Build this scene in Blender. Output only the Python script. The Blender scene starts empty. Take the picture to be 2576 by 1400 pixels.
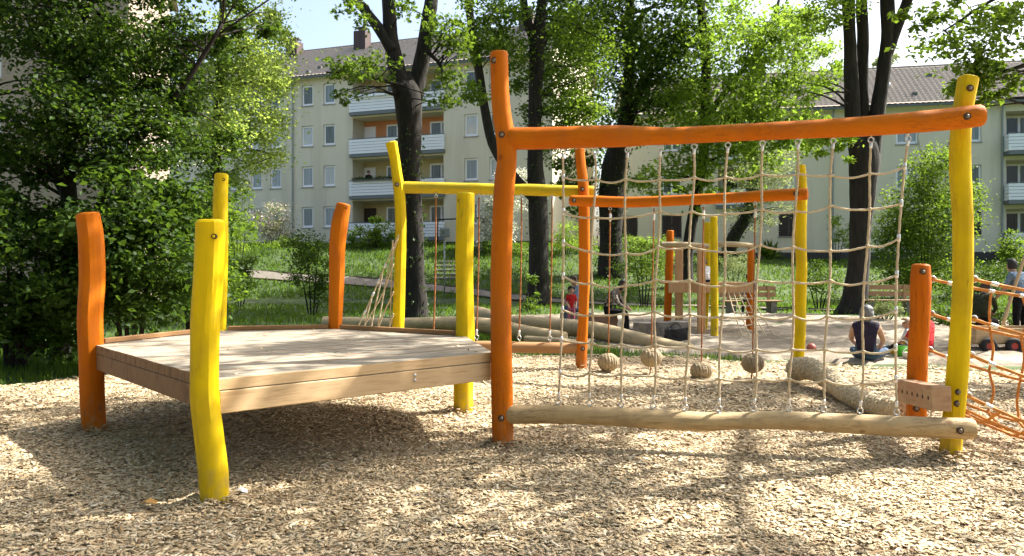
import bpy, bmesh, math, random
import numpy as np
from mathutils import Vector, Matrix
random.seed(7); rng = np.random.default_rng(7)
SC = bpy.context.scene
COL = SC.collection

# ------------------------------------------------------------------ camera, sky, sun, exposure
EYE, FPX, CX, HY = 1.6, 1983.0, 1288.0, 665.0        # eye height; focal length and horizon of the 2576 px wide photograph
cam_d = bpy.data.cameras.new('camera'); cam = bpy.data.objects.new('camera', cam_d); COL.objects.link(cam)
cam.location = (0, 0, EYE); cam.rotation_euler = (math.radians(90), 0, 0)
cam_d.sensor_width = 36; cam_d.lens = FPX/2576*36; cam_d.shift_y = -35/2576; cam_d.clip_start = .05; cam_d.clip_end = 2000
SC.camera = cam
SUN_H = Vector((.93, .37)).normalized(); SUN_EL = math.radians(47)
sun_vec = Vector((SUN_H.x*math.cos(SUN_EL), SUN_H.y*math.cos(SUN_EL), math.sin(SUN_EL)))
w = bpy.data.worlds.new('World'); SC.world = w; w.use_nodes = True
nt = w.node_tree; nt.nodes.clear()
sky = nt.nodes.new('ShaderNodeTexSky'); sky.sky_type = 'NISHITA'; sky.sun_disc = False
sky.sun_elevation = SUN_EL; sky.sun_rotation = math.atan2(SUN_H.x, SUN_H.y); sky.dust_density = 5.0; sky.air_density = 1.0; sky.ozone_density = 1.0
bg = nt.nodes.new('ShaderNodeBackground'); bg.inputs['Strength'].default_value = .115
wo = nt.nodes.new('ShaderNodeOutputWorld')
nt.links.new(sky.outputs[0], bg.inputs[0]); nt.links.new(bg.outputs[0], wo.inputs[0])
sl = bpy.data.lights.new('sun', 'SUN'); sl.energy = 5.0; sl.angle = math.radians(.53); sl.color = (1, .95, .86)
so = bpy.data.objects.new('sun', sl); COL.objects.link(so); so.rotation_euler = sun_vec.to_track_quat('Z', 'Y').to_euler()
SC.view_settings.view_transform = 'Standard'; SC.view_settings.look = 'None'
SC.view_settings.exposure = 1.68; SC.view_settings.gamma = 1
SC.cycles.max_bounces = 8; SC.cycles.transmission_bounces = 6; SC.cycles.diffuse_bounces = 4

# ------------------------------------------------------------------ helpers
def P(px, py, d):
    return np.array([(px-CX)/FPX*d, d, EYE-(py-HY)/FPX*d])
def G(px, d, z=0):
    return np.array([(px-CX)/FPX*d, d, z])
def sstep(a, b, x):
    t = np.clip((x-a)/(b-a), 0, 1); return t*t*(3-2*t)
def ground_z(x, y):
    x = np.asarray(x, float); y = np.asarray(y, float)
    top = 2.75-.9*sstep(2, 16, x)
    return sstep(31, 47, y)*top + .04*np.sin(x*.9+1)*np.sin(y*.7)*sstep(14, 20, y)
def tag(o, label=None, cat=None, group=None, kind=None):
    if label: o['label'] = label
    if cat: o['category'] = cat
    if group: o['group'] = group
    if kind: o['kind'] = kind
    return o
def thing(name, label, cat, loc, group=None):
    o = bpy.data.objects.new(name, None); COL.objects.link(o); o.location = Vector([float(c) for c in loc])
    o.empty_display_size = .1
    return tag(o, label, cat, group)
def adopt(o, parent):
    if parent is not None:
        o.parent = parent
        if parent.type == 'EMPTY': o.matrix_parent_inverse = Matrix.Translation(-parent.location)
    return o
class MB:
    def __init__(s): s.v = []; s.f = []; s.n = 0
    def add(s, v, f):
        v = np.asarray(v, float).reshape(-1, 3); s.v.append(v)
        s.f += [tuple(i+s.n for i in q) for q in f]; s.n += len(v); return s
    def box(s, x0, x1, y0, y1, z0, z1, M=None):
        v = np.array([(x, y, z) for z in (z0, z1) for y in (y0, y1) for x in (x0, x1)], float)
        if M is not None: v = M(v)
        return s.add(v, [(0, 2, 3, 1), (4, 5, 7, 6), (0, 1, 5, 4), (2, 6, 7, 3), (0, 4, 6, 2), (1, 3, 7, 5)])
    def build(s, name, mat, parent=None, smooth=False):
        me = bpy.data.meshes.new(name); me.from_pydata(np.concatenate(s.v).tolist(), [], s.f); me.update()
        if smooth: me.polygons.foreach_set('use_smooth', [True]*len(me.polygons))
        o = bpy.data.objects.new(name, me); COL.objects.link(o)
        for m in (mat if isinstance(mat, (list, tuple)) else [mat]): me.materials.append(m)
        return adopt(o, parent)
def fast(name, V, F, mat, parent=None, smooth=False, attr=None):
    me = bpy.data.meshes.new(name); k = F.shape[1]
    me.vertices.add(len(V)); me.vertices.foreach_set('co', V.astype(np.float32).ravel())
    me.loops.add(F.size); me.loops.foreach_set('vertex_index', F.astype(np.int32).ravel())
    me.polygons.add(len(F)); me.polygons.foreach_set('loop_start', np.arange(0, F.size, k, dtype=np.int32))
    if smooth: me.polygons.foreach_set('use_smooth', np.ones(len(F), bool))
    me.update(calc_edges=True)
    if attr is not None:
        a = me.attributes.new('v', 'FLOAT', 'POINT'); a.data.foreach_set('value', attr.astype(np.float32))
    o = bpy.data.objects.new(name, me); COL.objects.link(o); me.materials.append(mat)
    return adopt(o, parent)
def spline(pts, n):
    pts = np.asarray(pts, float)
    if len(pts) < 3:
        t = np.linspace(0, 1, n)[:, None]; return pts[0]*(1-t)+pts[-1]*t
    p = np.vstack([2*pts[0]-pts[1], pts, 2*pts[-1]-pts[-2]]); seg = len(pts)-1
    seglen = np.linalg.norm(np.diff(pts[:, :3], axis=0), axis=1); cum = np.concatenate([[0], np.cumsum(seglen)])
    s = np.linspace(0, cum[-1], n); out = np.zeros((n, pts.shape[1]))
    for i, q in enumerate(s):
        k = min(np.searchsorted(cum, q, side='right')-1, seg-1); t = (q-cum[k])/max(seglen[k], 1e-9)
        a, b, c, d = p[k], p[k+1], p[k+2], p[k+3]
        out[i] = .5*(2*b+(c-a)*t+(2*a-5*b+4*c-d)*t*t+(3*b-a-3*c+d)*t**3)
    return out
def frames(path):
    T = np.gradient(path, axis=0); T /= np.linalg.norm(T, axis=1)[:, None]+1e-12
    ref = np.array([0, 1., 0]) if abs(T[0][1]) < .9 else np.array([1., 0, 0])
    N = np.zeros_like(T); u = ref-T[0]*ref.dot(T[0]); u /= np.linalg.norm(u); N[0] = u
    for i in range(1, len(T)):
        u = N[i-1]-T[i]*N[i-1].dot(T[i]); N[i] = u/np.linalg.norm(u)
    return T, N, np.cross(T, N)
def tube(pts, n=None, k=10, rough=0., seed=0, round_end=0., caps=True, rfun=None):
    """pts rows x,y,z,r -> verts, faces"""
    pts = np.asarray(pts, float)
    p = spline(pts, n) if n else pts
    path, R = p[:, :3], np.maximum(p[:, 3], 1e-4)
    T, N, B = frames(path); r = np.random.default_rng(seed)
    ph = r.uniform(0, 6.28, 6); a = np.linspace(0, 2*np.pi, k, endpoint=False); L = np.linalg.norm(np.diff(path, axis=0), axis=1).sum()
    s = np.linspace(0, L, len(p))
    rad = R[:, None]*np.ones((1, k))
    if rough:
        S, A = s[:, None], a[None]
        rad = rad*(1+rough*(np.sin(2*A+ph[0]+S*1.3)+.7*np.sin(3*A+ph[1]-S*2.1)+.6*np.sin(A+S*4+ph[2])+.5*np.sin(S*7+ph[3]))+rough*.45*r.standard_normal((len(p), k)).cumsum(0)*.12)
    if rfun is not None: rad = rad*rfun(s[:, None], a[None])
    V = path[:, None]+rad[..., None]*(np.cos(a)[None, :, None]*N[:, None]+np.sin(a)[None, :, None]*B[:, None])
    m = len(p); V = V.reshape(-1, 3)
    F = [(i*k+j, i*k+(j+1) % k, (i+1)*k+(j+1) % k, (i+1)*k+j) for i in range(m-1) for j in range(k)]
    if caps:
        V = list(V)
        for end in (0, 1):
            i = 0 if end == 0 else m-1; sgn = -1 if end == 0 else 1; base = i*k
            ring0 = [base+j for j in range(k)]
            if round_end:
                c = path[i]; off = round_end*R[i]
                nr = []
                for j in range(k):
                    nr.append(len(V)); V.append(c+(V[base+j]-c)*.86+T[i]*sgn*off*.75)
                for j in range(k):
                    q = (ring0[j], ring0[(j+1) % k], nr[(j+1) % k], nr[j]); F.append(q if end else q[::-1])
                ring0 = nr
                nr2 = []
                for j in range(k):
                    nr2.append(len(V)); V.append(c+(V[ring0[j]]-T[i]*sgn*off*.75-c)*.72+T[i]*sgn*off)
                for j in range(k):
                    q = (ring0[j], ring0[(j+1) % k], nr2[(j+1) % k], nr2[j]); F.append(q if end else q[::-1])
                ring0 = nr2
            F.append(tuple(ring0) if end else tuple(ring0[::-1]))
        V = np.array(V)
    return V, F
def fix_normals(o):
    bm = bmesh.new(); bm.from_mesh(o.data); bmesh.ops.recalc_face_normals(bm, faces=bm.faces); bm.to_mesh(o.data); bm.free(); return o
def smooth_by_angle(o, ang=40):
    me = o.data; bm = bmesh.new(); bm.from_mesh(me)
    for f in bm.faces: f.smooth = True
    for e in bm.edges:
        if len(e.link_faces) == 2 and e.calc_face_angle(0) > math.radians(ang): e.smooth = False
    bm.to_mesh(me); bm.free(); return o
def bevel(o, wd=.006, seg=1):
    m = o.modifiers.new('bevel', 'BEVEL'); m.width = wd; m.segments = seg; m.limit_method = 'ANGLE'; m.angle_limit = math.radians(40); return o
def torus(c, axis, R, r, n=16, k=7):
    axis = np.asarray(axis, float)/np.linalg.norm(axis); ref = np.array([0, 0, 1.]) if abs(axis[2]) < .9 else np.array([1., 0, 0])
    u = np.cross(axis, ref); u /= np.linalg.norm(u); v = np.cross(axis, u); V = []; F = []
    for i in range(n):
        t = 2*math.pi*i/n; e = math.cos(t)*u+math.sin(t)*v
        for j in range(k):
            s = 2*math.pi*j/k; V.append(np.asarray(c)+e*(R+r*math.cos(s))+axis*r*math.sin(s))
    for i in range(n):
        for j in range(k): F.append((i*k+j, ((i+1) % n)*k+j, ((i+1) % n)*k+(j+1) % k, i*k+(j+1) % k))
    return np.array(V), F
def rope_tube(pts, r, step=.012, n=None, twist=26., lobes=3):
    pts = np.asarray(pts, float); L = np.linalg.norm(np.diff(pts[:, :3], axis=0), axis=1).sum()
    n = n or max(6, int(L/step)); q = np.column_stack([pts[:, :3], np.full(len(pts), r)])
    return tube(q, n=n, k=9, rfun=lambda s, a: 1+.16*np.cos(lobes*a+s*twist*2*np.pi/lobes*1.0))

# ------------------------------------------------------------------ materials
def mat(name):
    m = bpy.data.materials.new(name); m.use_nodes = True; t = m.node_tree; b = t.nodes['Principled BSDF']; return m, t, b
def L(t, a, b): t.links.new(a, b)
def noise_col(t, cols, scale=(1, 1, 1), detail=6, pos=None, rough=.6, dist=0., coord='Object', nscale=1.):
    tc = t.nodes.new('ShaderNodeTexCoord'); mp = t.nodes.new('ShaderNodeMapping'); mp.inputs['Scale'].default_value = scale
    n = t.nodes.new('ShaderNodeTexNoise'); n.inputs['Detail'].default_value = detail; n.inputs['Roughness'].default_value = rough; n.inputs['Scale'].default_value = nscale
    n.inputs['Distortion'].default_value = dist
    r = t.nodes.new('ShaderNodeValToRGB'); e = r.color_ramp.elements
    pos = pos or np.linspace(.3, .7, len(cols))
    while len(e) < len(cols): e.new(.5)
    for el, p, c in zip(e, pos, cols): el.position = float(p); el.color = (*c, 1)
    L(t, tc.outputs[coord], mp.inputs[0]); L(t, mp.outputs[0], n.inputs['Vector']); L(t, n.outputs['Fac'], r.inputs[0])
    return n, r
def bump(t, b, src, strength=.3, dist=.01):
    u = t.nodes.new('ShaderNodeBump'); u.inputs['Strength'].default_value = strength; u.inputs['Distance'].default_value = dist
    L(t, src, u.inputs['Height']); L(t, u.outputs[0], b.inputs['Normal'])
def mixc(t, fac, a, b_, mode='MIX'):
    m = t.nodes.new('ShaderNodeMix'); m.data_type = 'RGBA'; m.blend_type = mode
    if isinstance(fac, (int, float)): m.inputs[0].default_value = fac
    else: L(t, fac, m.inputs[0])
    for s, v in ((6, a), (7, b_)):
        if isinstance(v, tuple): m.inputs[s].default_value = (*v, 1)
        else: L(t, v, m.inputs[s])
    return m.outputs[2]
def wood(name, cols, scale, rough=.55, bs=.25, spec=.3, knots=None, patch=None, wear=None):
    m, t, b = mat(name); n, r = noise_col(t, cols, scale, detail=8, dist=.4)
    c = r.outputs[0]
    if patch:
        n2, r2 = noise_col(t, [(0, 0, 0), (1, 1, 1)], (2.3, 2.3, 2.3), detail=4, pos=[.45, .75])
        c = mixc(t, r2.outputs[0], c, patch)
    if knots:
        tc = t.nodes.new('ShaderNodeTexCoord'); v = t.nodes.new('ShaderNodeTexVoronoi'); v.inputs['Scale'].default_value = 3.2
        rr = t.nodes.new('ShaderNodeValToRGB'); rr.color_ramp.elements[0].position = .045; rr.color_ramp.elements[1].position = .11
        rr.color_ramp.elements[0].color = (1, 1, 1, 1); rr.color_ramp.elements[1].color = (0, 0, 0, 1)
        L(t, tc.outputs['Object'], v.inputs['Vector']); L(t, v.outputs['Distance'], rr.inputs[0]); c = mixc(t, rr.outputs[0], c, knots)
    hgt = n.outputs['Fac']
    if wear:
        # drying cracks along the grain, and splashed dirt on the feet
        n3, r3 = noise_col(t, [(1, 1, 1), (0, 0, 0), (0, 0, 0), (1, 1, 1)], tuple(q*1.5 if q > 5 else q*.55 for q in scale), detail=3, pos=[0, .05, .95, 1]); r3.color_ramp.elements[0].position = .484
        e3 = r3.color_ramp.elements; 
        for el, p_, v_ in zip(e3, (.482, .4975, .5025, .518), (0, 1, 1, 0)): el.position = p_; el.color = (v_, v_, v_, 1)
        n4, r4 = noise_col(t, [(0, 0, 0), (1, 1, 1)], (1.7, 1.7, 1.7), detail=3, pos=[.52, .62])
        mm = t.nodes.new('ShaderNodeMath'); mm.operation = 'MULTIPLY'; L(t, r3.outputs[0], mm.inputs[0]); L(t, r4.outputs[0], mm.inputs[1])
        m8 = t.nodes.new('ShaderNodeMath'); m8.operation = 'MULTIPLY'; L(t, mm.outputs[0], m8.inputs[0]); m8.inputs[1].default_value = .8
        c = mixc(t, m8.outputs[0], c, wear)
        n5, r5 = noise_col(t, [(0, 0, 0), (1, 1, 1)], (6, 6, 3), detail=8, pos=[.5, .78]); m5 = t.nodes.new('ShaderNodeMath'); m5.operation = 'MULTIPLY'; L(t, r5.outputs[0], m5.inputs[0]); m5.inputs[1].default_value = .45
        c = mixc(t, m5.outputs[0], c, tuple(q*.62+.03 for q in cols[0]))
        tc = t.nodes.new('ShaderNodeTexCoord'); sx = t.nodes.new('ShaderNodeSeparateXYZ'); L(t, tc.outputs['Object'], sx.inputs[0])
        mr = t.nodes.new('ShaderNodeMapRange'); mr.inputs['From Min'].default_value = .0; mr.inputs['From Max'].default_value = .42; mr.inputs['To Min'].default_value = .75; mr.inputs['To Max'].default_value = 0; L(t, sx.outputs['Z'], mr.inputs[0])
        n6, r6 = noise_col(t, [(0, 0, 0), (1, 1, 1)], (16, 16, 9), detail=8, pos=[.42, .66]); m6 = t.nodes.new('ShaderNodeMath'); m6.operation = 'MULTIPLY'; L(t, mr.outputs[0], m6.inputs[0]); L(t, r6.outputs[0], m6.inputs[1])
        c = mixc(t, m6.outputs[0], c, (.30, .21, .11))
    L(t, c, b.inputs['Base Color']); b.inputs['Roughness'].default_value = rough; b.inputs['Specular IOR Level'].default_value = spec
    bump(t, b, hgt, bs, .006); return m
Vs, Hs = (26, 26, 1.6), (1.6, 26, 26)
YEL = [(.59, .405, .002), (.68, .485, .003), (.62, .435, .003)]; ORA = [(.45, .110, .001), (.54, .142, .001), (.49, .125, .001)]
m_yel = wood('yellow_stain_upright', YEL, Vs, patch=(.50, .34, .01), knots=(.35, .22, .01), wear=(.20, .12, .01), rough=.62, spec=.14, bs=.4); m_yelh = wood('yellow_stain_beam', [(.42, .30, .012), (.54, .40, .01), (.38, .29, .02)], Hs, patch=(.36, .29, .03), wear=(.16, .12, .02), rough=.62, spec=.14)
m_ora = wood('orange_stain_upright', ORA, Vs, patch=(.45, .105, .002), knots=(.32, .07, .005), wear=(.16, .04, .006), rough=.62, spec=.14, bs=.4); m_orah = wood('orange_stain_beam', ORA, Hs, patch=(.47, .11, .002), wear=(.18, .045, .006), rough=.62, spec=.14, bs=.4)
m_log = wood('peeled_log', [(.27, .175, .08), (.50, .365, .19), (.43, .305, .155)], Hs, rough=.7, bs=.7, knots=(.22, .11, .04), patch=(.40, .31, .18), wear=(.14, .085, .04))
m_greylog = wood('weathered_log', [(.28, .205, .115), (.47, .37, .22), (.38, .295, .175)], (1.2, 20, 20), rough=.8, bs=.5, patch=(.30, .25, .17))
m_brownlog = wood('brown_log', [(.26, .13, .05), (.36, .19, .08), (.30, .16, .07)], Hs, rough=.7, bs=.3)
m_larch = wood('larch_beam', [(.40, .25, .12), (.58, .41, .23), (.50, .34, .18)], (2.2, 2.2, 30), rough=.6, bs=.2, knots=(.25, .12, .045))
m_larchend_shaded = wood('larch_end_shaded', [(.14, .072, .034), (.25, .142, .072), (.19, .104, .052)], (9, 9, 5), rough=.7, bs=.3)  # plank-end larch, shade of the left-hand side put into the colour
m_deck = wood('deck_plank', [(.21, .18, .14), (.33, .29, .23), (.275, .24, .19)], (9, 9, 9), rough=.75, bs=.3, patch=(.30, .25, .19))
m_rim = wood('rim_board', [(.26, .14, .06), (.36, .20, .09)], (3, 3, 30), rough=.7)
m_hewn = wood('hewn_beam', [(.28, .17, .09), (.44, .30, .18), (.36, .22, .13)], (6, 6, 16), rough=.8, bs=.4, patch=(.40, .18, .11))
m_rope, t, b = mat('hemp_rope'); n, r = noise_col(t, [(.42, .33, .21), (.60, .50, .35)], (60, 60, 60)); L(t, r.outputs[0], b.inputs['Base Color']); b.inputs['Roughness'].default_value = .9
m_orope, t, b = mat('orange_rope'); n, r = noise_col(t, [(.42, .15, .03), (.62, .27, .06)], (60, 60, 60)); L(t, r.outputs[0], b.inputs['Base Color']); b.inputs['Roughness'].default_value = .8
m_rrope, t, b = mat('rust_rope'); b.inputs['Base Color'].default_value = (.30, .11, .03, 1); b.inputs['Roughness'].default_value = .85
m_thick, t, b = mat('thick_hemp'); n, r = noise_col(t, [(.22, .165, .095), (.38, .30, .19)], (25, 25, 25)); L(t, r.outputs[0], b.inputs['Base Color']); b.inputs['Roughness'].default_value = .9; bump(t, b, n.outputs['Fac'], .5, .01)
def plain(name, c, rough=.6, metal=0., spec=.5, var=0.):
    m, t, b = mat(name); b.inputs['Base Color'].default_value = (*c, 1); b.inputs['Roughness'].default_value = rough; b.inputs['Metallic'].default_value = metal; b.inputs['Specular IOR Level'].default_value = spec
    if var:
        n, r = noise_col(t, [tuple(x*(1-var) for x in c), tuple(min(1, x*(1+var)) for x in c)], (7, 7, 7)); L(t, r.outputs[0], b.inputs['Base Color'])
    return m
m_steel = plain('galvanised_steel', (.62, .63, .64), .35, .9); m_bolt = plain('bolt_steel', (.20, .16, .12), .5, .4)
m_hole_shade = plain('hole_shade', (.06, .035, .02), .9)  # dark discs carry the shade of drilled holes in their colour
m_alu = plain('aluminium_ferrule', (.75, .75, .76), .4, .7)
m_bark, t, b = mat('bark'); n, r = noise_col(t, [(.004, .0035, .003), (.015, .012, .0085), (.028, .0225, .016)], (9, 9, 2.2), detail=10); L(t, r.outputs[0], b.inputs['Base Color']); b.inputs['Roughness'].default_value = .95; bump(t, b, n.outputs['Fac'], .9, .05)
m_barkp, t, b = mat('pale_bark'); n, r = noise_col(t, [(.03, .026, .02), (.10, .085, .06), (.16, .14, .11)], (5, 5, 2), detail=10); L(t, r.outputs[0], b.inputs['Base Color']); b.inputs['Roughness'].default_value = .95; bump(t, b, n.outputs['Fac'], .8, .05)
def leafmat(name, c0, c1, trans, tf=.45, rough=.45):
    m, t, b = mat(name); a = t.nodes.new('ShaderNodeAttribute'); a.attribute_name = 'v'
    col = mixc(t, a.outputs['Fac'], c0, c1); L(t, col, b.inputs['Base Color']); b.inputs['Roughness'].default_value = rough+.12; b.inputs['Specular IOR Level'].default_value = .18
    tr = t.nodes.new('ShaderNodeBsdfTranslucent'); L(t, mixc(t, a.outputs['Fac'], tuple(x*.7 for x in trans), trans), tr.inputs[0])
    mx = t.nodes.new('ShaderNodeMixShader'); mx.inputs[0].default_value = tf
    L(t, b.outputs[0], mx.inputs[1]); L(t, tr.outputs[0], mx.inputs[2]); L(t, mx.outputs[0], t.nodes['Material Output'].inputs[0]); return m
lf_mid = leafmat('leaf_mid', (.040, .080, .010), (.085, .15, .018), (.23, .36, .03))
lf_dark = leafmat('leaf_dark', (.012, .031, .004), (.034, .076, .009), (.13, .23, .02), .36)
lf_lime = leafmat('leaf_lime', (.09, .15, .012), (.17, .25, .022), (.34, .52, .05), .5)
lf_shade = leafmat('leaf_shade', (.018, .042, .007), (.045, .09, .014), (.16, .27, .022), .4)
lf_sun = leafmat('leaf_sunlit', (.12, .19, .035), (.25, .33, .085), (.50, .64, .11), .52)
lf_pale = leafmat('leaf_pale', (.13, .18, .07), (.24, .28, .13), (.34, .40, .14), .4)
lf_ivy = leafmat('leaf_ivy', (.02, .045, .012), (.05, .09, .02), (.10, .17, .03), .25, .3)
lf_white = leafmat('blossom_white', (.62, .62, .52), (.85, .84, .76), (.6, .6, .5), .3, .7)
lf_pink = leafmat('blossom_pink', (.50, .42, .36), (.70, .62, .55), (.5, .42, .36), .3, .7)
lf_grass = leafmat('grass_blade', (.024, .062, .008), (.075, .135, .015), (.19, .33, .028), .38, .6)
lf_brown = leafmat('vine_brown', (.14, .07, .035), (.22, .12, .06), (.14, .08, .04), .2, .8)

# ------------------------------------------------------------------ ground, beds, path
def inpoly(x, y, poly):
    c = np.zeros(x.shape, bool); n = len(poly)
    for i in range(n):
        x0, y0 = poly[i]; x1, y1 = poly[(i+1) % n]
        k = ((y0 > y) != (y1 > y)) & (x < (x1-x0)*(y-y0)/((y1-y0) or 1e-9)+x0); c ^= k
    return c
CHIP = [(-16, -4), (-14, 8.2), (-9, 9.2), (-6.9, 10.0), (-6.1, 11.2), (-3, 12.9), (0, 13.7), (2.2, 13.6), (4, 12.9), (6, 12.1), (9, 11.6), (16, 11), (16, -4)]
SAND = [(-1.6, 22.5), (.6, 18.8), (2.0, 14.6), (4.0, 13.2), (6, 12.5), (9, 12.0), (16, 11.5), (17, 17), (14, 21.5), (9.5, 24.6), (3, 25.2), (0, 24)]
gx = np.unique(np.concatenate([np.linspace(-400, -60, 18), np.linspace(-60, 60, 161), np.linspace(60, 400, 18)])); gy = np.unique(np.concatenate([np.linspace(-100, -5, 8), np.linspace(-5, 62, 135), np.linspace(62, 500, 22)]))
XX, YY = np.meshgrid(gx, gy); ZZ = ground_z(XX, YY); nx, ny = len(gx), len(gy)
idx = np.arange(nx*ny).reshape(ny, nx)
F = np.stack([idx[:-1, :-1], idx[:-1, 1:], idx[1:, 1:], idx[1:, :-1]], -1).reshape(-1, 4)
m_grass, t, b = mat('lawn_soil'); n, r = noise_col(t, [(.024, .032, .009), (.032, .060, .010), (.056, .095, .016)], (1.4, 1.4, 1.4), detail=12, pos=[.3, .5, .68]); L(t, r.outputs[0], b.inputs['Base Color']); b.inputs['Roughness'].default_value = .95; bump(t, b, n.outputs['Fac'], .8, .08)
tag(fast('ground', np.stack([XX, YY, ZZ], -1).reshape(-1, 3), F, m_grass, smooth=True), kind='structure')
def bed(name, poly, cell, z0, amp, m, seed):
    r = np.random.default_rng(seed); p = np.array(poly); a0, b0 = p.min(0); a1, b1 = p.max(0)
    xs = np.arange(a0, a1, cell); ys = np.arange(b0, b1, cell); X, Y = np.meshgrid(xs, ys)
    Z = z0+amp*(np.sin(X*2.3+1)*np.sin(Y*1.9)+.6*np.sin(X*5.1+Y*3.3)+.5*np.sin(X*3.1-Y*6.3+2))+amp*.5*r.standard_normal(X.shape)
    Z = np.maximum(Z, z0*.5)
    ii = np.arange(X.size).reshape(X.shape); cx, cy = X[:-1, :-1]+cell/2, Y[:-1, :-1]+cell/2
    k = inpoly(cx+.12*np.sin(cy*4.1)+.08*np.sin(cx*7), cy+.12*np.sin(cx*3.7)+.07*np.sin(cx*9.1), poly)
    q = np.stack([ii[:-1, :-1], ii[:-1, 1:], ii[1:, 1:], ii[1:, :-1]], -1)[k]
    u, inv = np.unique(q, return_inverse=True); V = np.stack([X, Y, Z], -1).reshape(-1, 3)[u]; V[np.bincount(inv.ravel()) < 4, 2] = -.03
    return tag(fast(name, V, inv.reshape(-1, 4), m, smooth=True), kind='structure')
m_bed, t, b = mat('woodchip_bed'); n, r = noise_col(t, [(.20, .14, .08), (.40, .305, .19), (.56, .45, .30)], (38, 38, 38), detail=6, pos=[.34, .5, .66]); L(t, r.outputs[0], b.inputs['Base Color']); b.inputs['Roughness'].default_value = .9; bump(t, b, n.outputs['Fac'], 1, .03)
m_sand, t, b = mat('play_sand'); n, r = noise_col(t, [(.19, .155, .11), (.31, .26, .195), (.26, .215, .16)], (3, 3, 3), detail=12); n7, r7 = noise_col(t, [(0, 0, 0), (1, 1, 1)], (.45, .9, 1), detail=6, pos=[.46, .62]); L(t, mixc(t, r7.outputs[0], r.outputs[0], (.15, .12, .085)), b.inputs['Base Color']); b.inputs['Roughness'].default_value = .95; bump(t, b, n.outputs['Fac'], .9, .08)
bed('woodchip_bed', CHIP, .2, .024, .008, m_bed, 3)
bed('sandpit', SAND, .13, .05, .024, m_sand, 4)
m_path, t, b = mat('path_gravel'); n, r = noise_col(t, [(.095, .085, .068), (.16, .14, .115)], (5, 5, 5), detail=10); L(t, r.outputs[0], b.inputs['Base Color']); b.inputs['Roughness'].default_value = .9; bump(t, b, n.outputs['Fac'], .4, .02)
pl = spline([(-19, 39.0, 0), (-8, 36.8, 0), (0, 33.6, 0), (6, 29.6, 0), (12, 26.2, 0), (20, 22.5, 0), (30, 20, 0)], 90)
T = np.gradient(pl[:, :2], axis=0); T /= np.linalg.norm(T, axis=1)[:, None]; Nn = np.stack([-T[:, 1], T[:, 0]], 1)
V = []; offs = np.linspace(-.6, .6, 6)
for q, nn in zip(pl, Nn):
    for o_ in offs:
        x, y = q[:2]+nn*o_; V.append((x, y, float(ground_z(x, y))+.035+.02*math.sin(x*3)))
F = np.array([(i*6+j, (i+1)*6+j, (i+1)*6+j+1, i*6+j+1) for i in range(89) for j in range(5)])
tag(fast('path', np.array(V), F, m_path, smooth=True), kind='structure')
mb = MB()
for sgn in (-1, 1):
    e = np.array([[*(q[:2]+nn*sgn*.65), 0, .045] for q, nn in zip(pl[::3], Nn[::3])]); e[:, 2] = ground_z(e[:, 0], e[:, 1])+.03
    mb.add(*tube(e, k=6))
tag(mb.build('path_edging', plain('dark_edging', (.05, .035, .025), .9)), kind='structure')

# ------------------------------------------------------------------ buildings
m_ren, t, b = mat('beige_render'); n, r = noise_col(t, [(.60, .545, .405), (.70, .64, .485), (.67, .61, .46)], (.9, .9, .10), detail=10); L(t, r.outputs[0], b.inputs['Base Color']); b.inputs['Roughness'].default_value = .9
n2, r2 = noise_col(t, [(0, 0, 0), (1, 1, 1)], (14, 14, 14)); bump(t, b, n2.outputs['Fac'], .25, .02)
m_ren2, t, b = mat('buff_render'); n, r = noise_col(t, [(.24, .19, .14), (.32, .265, .20), (.28, .23, .17)], (.5, .5, .3), detail=9); L(t, r.outputs[0], b.inputs['Base Color']); b.inputs['Roughness'].default_value = .9
m_yren = plain('yellow_loggia_render', (.52, .45, .24), .9, var=.06); m_oren = plain('orange_loggia_render', (.60, .26, .11), .9, var=.05)
m_plinth = plain('dark_plinth', (.055, .05, .045), .9, var=.2)
m_white = plain('white_plastic_frame', (.86, .86, .85), .4); m_board = plain('white_board', (.84, .86, .86), .5, var=.04)
m_slab = plain('grey_slab_edge', (.16, .18, .18), .8); m_sill = plain('grey_sill', (.30, .28, .25), .7)
m_pipe = plain('zinc_pipe', (.26, .30, .29), .5, .4); m_gut = plain('zinc_gutter', (.12, .13, .12), .6)
m_shut = plain('brown_shutter', (.035, .022, .018), .7, var=.2)
m_brick, t, b = mat('chimney_brick'); bt = t.nodes.new('ShaderNodeTexBrick'); bt.inputs['Color1'].default_value = (.055, .035, .035, 1); bt.inputs['Color2'].default_value = (.08, .05, .05, 1); bt.inputs['Mortar'].default_value = (.11, .09, .085, 1); bt.inputs['Scale'].default_value = 6; L(t, bt.outputs[0], b.inputs['Base Color']); b.inputs['Roughness'].default_value = .9
def curtain(name, c0, c1, rough=.12):
    m, t, b = mat(name); n, r = noise_col(t, [c0, c1], (16, 16, .4), detail=3, pos=[.35, .65]); L(t, r.outputs[0], b.inputs['Base Color']); b.inputs['Roughness'].default_value = .7
    b.inputs['Coat Weight'].default_value = 1; b.inputs['Coat Roughness'].default_value = .03; b.inputs['Specular IOR Level'].default_value = .3; return m
panes = [curtain('net_curtain', (.22, .26, .27), (.36, .40, .42)), curtain('pale_curtain', (.40, .42, .40), (.54, .55, .53)), curtain('dim_room', (.03, .04, .035), (.14, .17, .14)), curtain('grey_blind', (.12, .16, .16), (.26, .30, .29)), curtain('ochre_curtain', (.20, .15, .08), (.34, .26, .14))]
m_dark = curtain('dark_room', (.012, .012, .012), (.04, .04, .04))
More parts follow.
